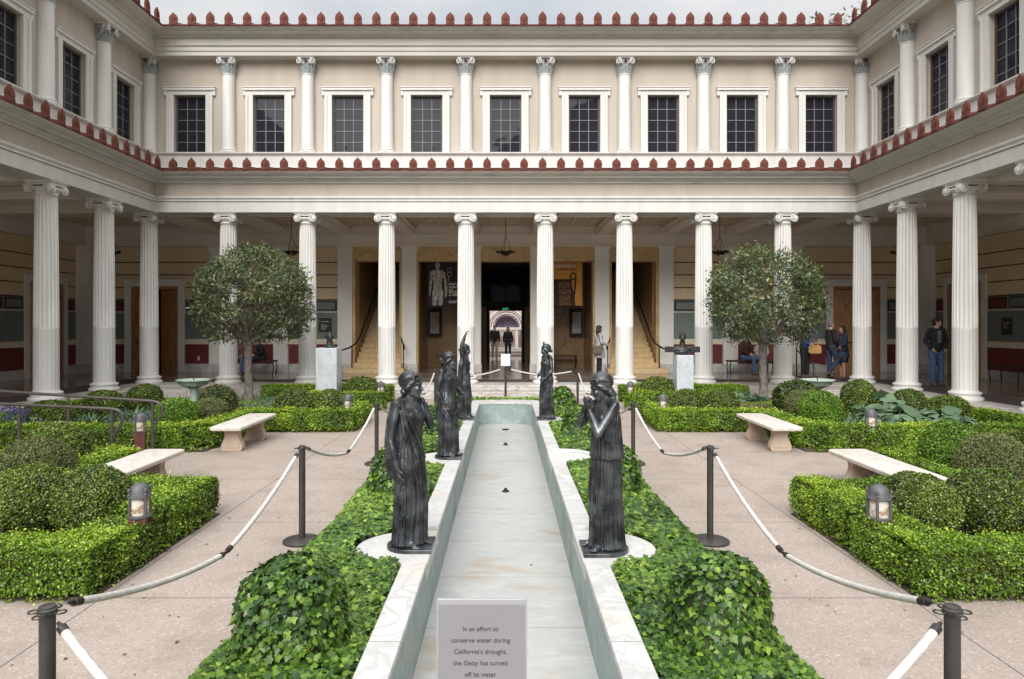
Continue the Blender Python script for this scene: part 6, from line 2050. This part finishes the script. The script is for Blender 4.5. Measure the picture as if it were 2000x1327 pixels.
def statue(x, y, yaw, label, spec, seed):
    rng = np.random.default_rng(seed)
    root = empty('bronze_statue', (x, y, ZP), rad(yaw), label, 'statue', 'dark bronze women beside the pool')
    B0 = .032
    b = MB()
    # skirt
    keys = spec.get('skirt', [(.0, 0, .045, .152, .168, .030), (.0, 0, .10, .140, .158, .029), (.01, 0, .45, .128, .150, .025), (.0, 0, .72, .122, .152, .015), (-.005, 0, .86, .108, .136, .007), (0, 0, .95, .098, .122, .004)])
    loft(b, interp_rings(keys, 24), nf=spec.get('nf', 26) - 4, seed=seed, sharp=.75)
    # bent knee pressing through the cloth
    ks = spec.get('knee', 1)
    b.chain([(.03, ks * .07, .74), (.085, ks * .075, .46), (.03, ks * .085, .14)], [.085, .066, .055], n=16)
    # feet
    for s in (-1, 1):
        fx = .11 if s == ks else .13
        a = s * .28
        f0 = Vector((fx - .05, s * .075, B0 + .035)); fd = Vector((math.cos(a), math.sin(a), 0)); fq = Vector((-fd.y, fd.x, 0))
        b.chain([f0, f0 + fd * .06 + Vector((0, 0, -.012)), f0 + fd * .10 + Vector((0, 0, -.020))], [.032, .028, .022], n=12)
        for t in range(5):
            q = f0 + fd * (.10 + .004 * (4 - abs(t - 1))) + fq * (.026 - .013 * t) * -s + Vector((0, 0, -.022))
            b.chain([q, q + fd * (.028 - .003 * t)], [.0105 - .0008 * t, .009 - .0008 * t], n=8)
    # torso
    b.ball((0, 0, .98), (.098, .125, .12), n=20, k=14)
    b.ball((.0, 0, 1.10), (.098, .142, .12), n=20, k=14)
    for s in (-1, 1): b.ball((.072, s * .062, 1.085), (.052, .052, .050), n=14, k=10)
    sL = Vector(spec.get('shL', (-.005, .155, 1.185))); sR = Vector(spec.get('shR', (-.005, -.155, 1.185)))
    b.chain([sR, (-.01, -.06, 1.215), (-.01, .06, 1.215), sL], [.050, .052, .052, .050], n=14)
    b.tube([(-.005, 0, 1.19), (.005, 0, 1.23), (.014, 0, 1.31)], [.062, .048, .045], n=16)
    # head
    hc = Vector(spec.get('head', (.022, 0, 1.342)))
    R = head_shape(b, hc, .98, rad(spec.get('hy', 0)), rad(spec.get('hp', 4)))
    hair_cap(b, hc, R, .98, spec['hair'], rng)
    # chest cloth: shallow folds fanning from the shoulders
    loft(b, interp_rings(spec.get('chest', [(0, 0, .86, .104, .132, .006), (.004, 0, .97, .106, .132, .006), (.012, 0, 1.08, .112, .148, .006), (.0, 0, 1.16, .086, .158, .005), (-.008, 0, 1.215, .050, .130, .003)]), 16), nf=30, seed=seed + 3)
    for k in range(9):                                     # neckline folds
        t = -1 + 2 * k / 8
        b.tube([Vector((.01, t * .13, 1.225)), Vector((.085 + .02 * (1 - abs(t)), t * .085, 1.13 - .02 * abs(t))), Vector((.105, t * .05, 1.03)), Vector((.10, t * .045, .93))], [.007, .009, .008, .004], n=6)
    for q in spec.get('folds', []):                        # hanging curved folds
        b.tube([Vector(p) for p in q[0]], q[1], n=8)
    if 'overfold' in spec:
        loft(b, interp_rings(spec['overfold'], 18), nf=20, seed=seed + 7, sharp=.7)
    for dr in spec.get('drapes', []):
        loft(b, interp_rings(dr[0], 18), nf=dr[1], seed=seed + 11, sharp=.8)
    for key, side in (('armR', -1), ('armL', 1)):
        if key in spec:
            el, wr, hd, hn, curl = spec[key]
            arm(b, sR if side < 0 else sL, el, wr)
            hand(b, wr, hd, hn, side=side, s=.92, curl=curl)
    if 'patera' in spec:
        p = Vector(spec['patera']); b.lathe([(.0, 0), (.05, .004), (.075, .014), (.078, .020), (.05, .012), (0, .008)], 24, c=p)
    def slim(v):
        q = min(1, max(0, (v[2] - 1.19) / .08)); f = spec.get('slim', .85); f = f + (1 - f) * q * q * (3 - 2 * q)
        return (v[0] * f, v[1] * f, v[2])
    b.v = [slim(v) for v in b.v]
    body = remesh(b, 'figure', 'bronze', root, voxel=.005, smooth=1)
    # base plate: square towards the pool, round behind
    pl = MB()
    sg = spec.get('pool', 1)
    pts = [(.0, -.185)] + [(-.185 * math.sin(a), -.185 * math.cos(a)) for a in np.linspace(.1, PI - .1, 20)] + [(.0, .185), (.20, .185), (.20, -.185)]
    pl.prism([(u, v) for u, v in pts], 0, B0, axis='z')
    o = pl.build('base_plate', 'bronze', root, bevel=.004)
    o.rotation_euler = (0, 0, rad((0 if sg > 0 else 180) - yaw))
    return root

ARMDOWN = lambda s: ((-.02, s * .225, .92), (.075, s * .20, .70), (.3, 0, -1), (.2, -s, 0), .7)
statue(-.80, 5.75, -38, 'nearest left bronze woman, one hand lowered, the other raised to her shoulder', dict(
    hair='roll', hy=24, hp=-2, pool=1, knee=1, nf=24,
    armR=((-.025, -.225, .915), (.060, -.215, .69), (.30, .05, -1), (.4, .9, .2), .75),
    armL=((.10, .195, 1.00), (.085, .135, 1.175), (-.35, -.30, .55), (-.5, -.6, -.4), 1.0),
    drapes=[([(-.065, -.165, .585, .035, .025, .008), (-.07, -.170, .70, .066, .045, .011), (-.07, -.172, .90, .070, .050, .009), (-.05, -.165, 1.08, .064, .052, .006), (-.015, -.15, 1.215, .050, .050, .003)], 10),
            ([(-.10, .0, .66, .045, .15, .010), (-.095, .0, .9, .06, .17, .011), (-.07, .0, 1.1, .07, .165, .007), (-.04, 0, 1.22, .045, .13, .004)], 18),
            ],
    folds=[([(.06, -.15, 1.22), (.125, -.10, 1.05), (.13, .02, .86), (.10, .12, .74)], [.012, .017, .017, .008]),
           ([(.05, -.16, 1.20), (.115, -.13, 1.00), (.135, -.04, .80), (.11, .06, .62)], [.010, .016, .018, .008]),
           ([(.05, -.17, 1.15), (.10, -.16, .95), (.13, -.10, .74), (.12, .0, .55)], [.010, .014, .016, .008])]), 1)
statue(-.80, 9.60, -32, 'second left bronze woman with a cap of hair, arms low, cloak looped at her hips', dict(
    hair='bun', hy=18, hp=6, pool=1, knee=-1, nf=22,
    armR=((-.05, -.225, .93), (.05, -.17, .77), (.6, .35, -.5), (.2, 1, 0), .7),
    armL=((.02, .22, .94), (.17, .18, .88), (1, -.05, -.05), (0, 0, 1), .35),
    overfold=[(-.01, 0, .60, .128, .165, .014), (0, 0, .72, .128, .162, .012), (0, 0, .84, .118, .148, .008), (0, 0, .93, .104, .130, .003)],
    drapes=[([(-.09, -.10, .50, .030, .07, .010), (-.09, -.08, .8, .055, .11, .011), (-.06, -.05, 1.05, .06, .13, .008), (-.03, -.03, 1.2, .045, .12, .004)], 14)],
    folds=[([(-.02, -.165, .82), (.11, -.13, .68), (.145, -.02, .60), (.12, .10, .66), (.03, .155, .80)], [.014, .018, .018, .016, .010]),
           ([(-.01, -.165, .78), (.11, -.14, .60), (.15, -.03, .50), (.12, .10, .56), (.04, .155, .70)], [.012, .018, .018, .016, .010]),
           ([(.0, -.16, .72), (.10, -.14, .54), (.14, -.05, .42), (.13, .06, .44), (.06, .14, .56)], [.012, .016, .016, .014, .008])]), 2)
statue(-.80, 13.45, -18, 'farthest left bronze woman with one arm raised high above her head', dict(
    hair='bun', hy=0, hp=0, pool=1, knee=1, nf=24,
    shR=(0.0, -.14, 1.21),
    armR=((.015, -.20, 1.41), (.075, -.17, 1.62), (.35, .1, 1), (1, .2, 0), .8),
    armL=((.03, .20, .97), (.06, .0, .88), (.75, -.45, -.1), (0, 0, 1), .35),
    overfold=[(-.01, 0, .64, .126, .160, .014), (0, 0, .8, .120, .150, .010), (0, 0, .95, .104, .134, .005)],
    drapes=[([(-.04, -.175, .52, .035, .028, .008), (-.04, -.18, .8, .055, .038, .010), (-.02, -.17, 1.05, .055, .042, .008), (0, -.14, 1.2, .045, .045, .003)], 10)]), 3)
statue(.82, 5.66, 202, 'nearest right bronze woman with long locks, head bowed, both hands raised to her collar', dict(
    hair='locks', hy=-8, hp=14, pool=-1, knee=-1, nf=24, head=(.040, 0, 1.335),
    armL=((.195, .20, .99), (.215, .07, 1.155), (-.05, -.45, .85), (-.9, .1, 0), 1.25),
    armR=((.16, -.22, 1.02), (.18, -.08, 1.17), (-.1, .6, .6), (-.8, -.1, 0), 1.1),
    overfold=[(-.005, 0, .765, .142, .172, .013), (-.005, 0, .775, .142, .172, .013), (-.005, 0, .95, .124, .158, .011), (0, 0, 1.08, .118, .158, .009), (-.01, 0, 1.17, .085, .150, .006), (-.01, 0, 1.22, .05, .12, .003)],
    folds=[([(.02, .17, 1.10), (.09, .165, 1.00), (.10, .17, .93), (.05, .18, .90)], [.010, .014, .013, .006]),
           ([(-.04, .165, 1.20), (-.02, .175, 1.05), (-.01, .175, .90)], [.010, .012, .008])]), 4)
statue(.80, 13.45, 207, 'farthest right bronze woman with a top knot, forearm resting at her waist', dict(
    hair='knot', hy=-12, hp=4, pool=-1, knee=-1, nf=26,
    armL=((-.01, .225, .95), (.145, .17, .80), (.8, -.35, -.35), (0, -1, 0), .8),
    armR=((.0, -.21, .95), (.13, -.10, .86), (.8, .3, -.2), (0, 1, 0), .8),
    overfold=[(-.005, 0, .72, .13, .165, .012), (0, 0, .84, .122, .154, .009), (0, 0, .95, .104, .134, .004)],
    folds=[([(-.06, .155, 1.08), (.06, .185, .86), (.10, .13, .76), (.13, .02, .78)], [.010, .018, .018, .012]),
           ([(-.07, .155, .98), (.05, .19, .78), (.10, .13, .70), (.13, .02, .72)], [.010, .018, .018, .012]),
           ([(-.08, .155, 1.18), (.03, .17, .95), (.09, .13, .84), (.12, .02, .84)], [.010, .016, .016, .010])]), 5)

# ------------------------------------------------------------------ people
STAND = dict(pelvis=(0, 0, .95), waist=(.0, 0, 1.10), chest=(.0, 0, 1.30), neck=(.0, 0, 1.47), head=(.02, 0, 1.615),
             shL=(0, .175, 1.42), elL=(-.02, .235, 1.15), wrL=(.04, .235, .92), shR=(0, -.175, 1.42), elR=(-.02, -.235, 1.15), wrR=(.04, -.235, .92),
             hipL=(0, .09, .92), knL=(.02, .10, .50), anL=(0, .10, .09), hipR=(0, -.09, .92), knR=(.02, -.10, .50), anR=(0, -.10, .09))
SEAT = dict(STAND, pelvis=(0, 0, .53), waist=(-.01, 0, .68), chest=(.0, 0, .88), neck=(.02, 0, 1.05), head=(.05, 0, 1.19),
            shL=(0, .17, 1.0), elL=(.06, .23, .76), wrL=(.26, .12, .66), shR=(0, -.17, 1.0), elR=(.06, -.23, .76), wrR=(.26, -.12, .66),
            hipL=(0, .09, .52), knL=(.43, .11, .53), anL=(.42, .11, .10), hipR=(0, -.09, .52), knR=(.43, -.11, .53), anR=(.42, -.11, .10))
def person(x, y, z, yaw, h, label, top, bottom, hair, hairstyle, pose=None, seat=False, group=None, coat=None, skirt=False, head_yaw=0, shoe='cloth_shoe', female=False, inner=None):
    P = dict(SEAT if seat else STAND); P.update(pose or {})
    P = {k: Vector(v) for k, v in P.items()}
    k = h / 1.735
    root = empty('person', (x, y, z), rad(yaw), label, 'person', group)
    root.scale = (k, k, k)
    wd = .93 if female else 1.0
    b = MB()
    R = head_shape(b, P['head'], 1.0, rad(head_yaw), rad(4))
    b.tube([P['neck'] - Vector((0, 0, .04)), P['neck'], P['head'] - Vector((.01, 0, .06))], [.065, .054, .052], n=14)
    b.chain([P['pelvis'], P['waist'], P['chest']], [.120, .105, .125], n=16)
    b.chain([P['shL'], P['chest'] + Vector((0, 0, .10)), P['shR']], [.055, .07, .055], n=14)
    for s in 'LR':
        sg = 1 if s == 'L' else -1
        arm(b, P['sh' + s], P['el' + s], P['wr' + s], k=.95 * wd)
        d = (P['wr' + s] - P['el' + s])
        hand(b, P['wr' + s], d + Vector((.02, 0, 0)), (0.2, -sg, 0), side=sg, curl=.6, r=.009)
        b.chain([P['hip' + s], P['kn' + s], P['an' + s]], [.085 * wd, .056, .040], n=14)
        ft = P['an' + s]; b.chain([ft + Vector((-.02, 0, -.03)), ft + Vector((.10, 0, -.06)), ft + Vector((.17, sg * .01, -.068))], [.038, .034, .024], n=12)
    remesh(b, 'body', 'skin', root, voxel=.0105, smooth=1)
    # shirt or jacket
    t = MB(); g = .022
    t.chain([P['pelvis'] + Vector((0, 0, .02)), P['waist'], P['chest']], [.135 + (.0 if not coat else .02), .128, .148], n=18)
    for sy in (-.055, .055):
        t.chain([P['pelvis'] + Vector((0, sy, .02)), P['waist'] + Vector((0, sy, 0)), P['chest'] + Vector((0, sy, 0))], [.122, .108, .120 * wd], n=16)
    t.chain([P['shL'], P['chest'] + Vector((0, 0, .10)), P['shR']], [.068 * wd, .085, .068 * wd], n=14)
    t.tube([P['neck'] - Vector((0, 0, .06)), P['neck'] + Vector((0, 0, .008))], [.09, .066], n=14)
    if coat:
        c0 = P['pelvis']; t.tube([c0 + Vector((0, 0, coat)), c0 + Vector((0, 0, coat * .5)), c0, P['waist']], [.20, .185, .165, .14], n=20)
    for s in 'LR':
        m1 = P['sh' + s].lerp(P['el' + s], .5)
        t.chain([P['sh' + s], m1, P['el' + s]], [.066 * wd, .062 * wd, .054], n=12)
        w2 = P['el' + s].lerp(P['wr' + s], .92)
        t.chain([P['el' + s], w2], [.054, .040], n=12)
        for q in (.25, .6):                                # sleeve creases
            c = P['el' + s].lerp(w2, q); t.ball(c, (.056 - .012 * q,) * 3, n=10, k=6)
    remesh(t, 'jacket' if not coat else 'coat', top, root, voxel=.012, smooth=1)
    if inner:
        i_ = MB(); i_.box(P['chest'].x + .10, P['chest'].x + .156, -.045, .045, P['chest'].z - .20, P['chest'].z + .12); i_.build('shirt', inner, root, bevel=.02)
    # trousers or skirt
    u = MB()
    u.chain([P['hipL'] + Vector((0, .01, .03)), P['hipR'] + Vector((0, -.01, .03))], [.108, .108], n=16)
    if skirt:
        u.tube([P['pelvis'] + Vector((0, 0, -.42)), P['pelvis'] + Vector((0, 0, -.1)), P['pelvis'] + Vector((0, 0, .08))], [.165, .15, .12], n=20)
    else:
        for s in 'LR':
            lo = P['kn' + s].lerp(P['an' + s], .93)
            u.chain([P['hip' + s], P['hip' + s].lerp(P['kn' + s], .5), P['kn' + s], lo], [.104 * wd, .088 * wd, .070, .062], n=14)
            for q in (.7, .9): u.ball(P['kn' + s].lerp(lo, q) + Vector((.01, 0, 0)), (.066,) * 3, n=10, k=6)
    remesh(u, 'skirt' if skirt else 'trousers', bottom, root, voxel=.012, smooth=1)
    for s in 'LR':
        f = MB(); ft = P['an' + s]; sg = 1 if s == 'L' else -1
        f.chain([ft + Vector((-.035, 0, -.045)), ft + Vector((.08, 0, -.058)), ft + Vector((.185, sg * .01, -.062))], [.048, .040, .030], n=12)
        f.ball(ft + Vector((-.01, 0, -.02)), (.052, .046, .055), n=12, k=8)
        remesh(f, 'shoe', shoe, root, voxel=.009)
    # hair
    hb = MB(); c = P['head']
    def e(p, r, n=16, k_=12): hb.ball(c + R @ Vector(p), r, R, n=n, k=k_)
    e((-.022, 0, .045), (.098, .086, .086)); e((-.045, 0, .0), (.066, .078, .075))
    for a in np.linspace(-1.2, 1.2, 7): e((.060 * math.cos(a), .066 * math.sin(a), .098 - .02 * abs(a)), (.026, .024, .020), 8, 6)
    if hairstyle == 'long':
        e((-.065, 0, -.08), (.055, .092, .12)); e((-.06, 0, -.18), (.045, .085, .10))
        for sy in (-1, 1): e((-.005, sy * .075, -.06), (.040, .022, .11)); e((.0, sy * .08, -.15), (.03, .024, .09))
    if hairstyle == 'bun': e((-.07, 0, .13), (.040, .040, .036))
    remesh(hb, 'hair', hair, root, voxel=.009)
    return root

def bag(loc, r, m, label, strap=None):
    o = empty('shoulder_bag', loc, 0, label, 'bag')
    b = MB(); b.prism([(-r, -.10), (-r * .9, .09), (-r * .5, .12), (r * .5, .12), (r * .9, .09), (r, -.10), (r * .7, -.14), (-r * .7, -.14)], -.045, .045); b.build('bag_body', m, o, bevel=.015)
    if strap:
        b = MB(); b.tube([(-r * .8, 0, .08), (strap[0], strap[1], strap[2]), (r * .8, 0, .08)], .010, n=6); b.build('strap', m, o, smooth=50)

person(2.90, 21.5, FL, 5, 1.60, 'woman in a pale grey coat with long black hair, standing behind the nearest right statue', 'cloth_coat_grey', 'cloth_black', 'hair_black', 'long', coat=-.30, female=True,
       pose=dict(elL=(.06, .20, 1.16), wrL=(.27, .10, 1.10), elR=(.05, -.23, 1.16), wrR=(.24, -.12, 1.08)))
bag((2.82, 21.25, 1.18), .15, 'cloth_bagbrown', 'brown shoulder bag on the hip of the woman in the pale coat', (.03, .05, .55))
person(-8.72, 22.75, FL, -80, 1.60, 'seated woman in a floral top and jeans, on the bench at left facing us', 'cloth_floral', 'cloth_jeans', 'hair_brown', 'long', seat=True, female=True, head_yaw=10)
person(-8.05, 22.85, FL, -150, 1.66, 'seated woman in black with her hair in a bun, right end of the left bench', 'cloth_black', 'cloth_black', 'hair_black', 'bun', seat=True, female=True,
       pose=dict(chest=(.06, 0, .87), neck=(.12, 0, 1.02), head=(.18, 0, 1.15), shL=(.06, .16, .98), shR=(.06, -.16, .98)))
person(7.92, 22.8, FL, -60, 1.75, 'seated man in a maroon jacket and jeans on the right bench', 'cloth_maroon', 'cloth_jeans', 'hair_brown', 'short', seat=True,
       pose=dict(anL=(.52, .16, .10)))
person(8.42, 22.8, FL, -100, 1.62, 'seated woman with long brown hair beside the man in the maroon jacket', 'cloth_floralwhite', 'cloth_darkjeans', 'hair_brown', 'long', seat=True, female=True)
person(9.22, 21.3, FL, -60, 1.72, 'person in a bright blue jacket and black trousers behind the right tree', 'cloth_blue', 'cloth_black', 'hair_brown', 'short',
       pose=dict(elL=(.06, .22, 1.18), wrL=(.22, .06, 1.08), elR=(.06, -.22, 1.16), wrR=(.22, -.06, 1.04)))
bag((9.42, 21.05, 1.20), .20, 'cloth_tan', 'tan shoulder bag held by the person in the blue jacket', (-.12, .05, .35))
person(9.76, 20.75, FL, 5, 1.74, 'man in a dark jacket and jeans leaning toward the woman in navy', 'cloth_black', 'cloth_darkjeans', 'hair_grey', 'short',
       pose=dict(chest=(.02, 0, 1.30), knR=(.16, -.10, .56), anR=(-.10, -.10, .22), wrL=(.14, .18, .98), elL=(.0, .22, 1.15), wrR=(.14, -.18, .98), elR=(.0, -.22, 1.15)))
person(10.13, 20.75, FL, 178, 1.60, 'woman in a navy coat with long brown hair and bare legs beside the corner column', 'cloth_navy', 'cloth_black', 'hair_brown', 'long', coat=-.28, skirt=True, female=True,
       pose=dict(elL=(.04, .22, 1.14), wrL=(.22, .10, 1.05), elR=(.04, -.22, 1.14), wrR=(.22, -.10, 1.05)))
person(11.44, 18.35, FL, -92, 1.80, 'man in a black hooded jacket and jeans beside the nearest full right column', 'cloth_black', 'cloth_jeans', 'hair_black', 'short', head_yaw=55, inner='cloth_grey',
       pose=dict(elR=(-.04, -.26, 1.15), wrR=(.10, -.17, .95), elL=(-.04, .26, 1.15), wrL=(.08, .18, .95)))
person(11.22, 19.3, FL, -100, 1.66, 'person in dark clothes half hidden behind the man in the hooded jacket', 'cloth_black', 'cloth_black', 'hair_brown', 'short')
person(-.54, 34.0, .20, -90, 1.68, 'man in a dark jacket and pale trousers walking in through the far doorway', 'cloth_black', 'cloth_khaki', 'hair_brown', 'short',
       pose=dict(knL=(.16, .10, .52), anL=(.14, .10, .10), knR=(-.03, -.10, .50), anR=(-.20, -.10, .14)))
person(.12, 35.0, .20, -90, 1.62, 'woman with long dark hair in a loose dark coat walking in through the far doorway', 'cloth_black', 'cloth_black', 'hair_black', 'long', coat=-.22, female=True,
       pose=dict(knL=(.08, .10, .50), anL=(.10, .10, .09), anR=(-.12, -.10, .12)))
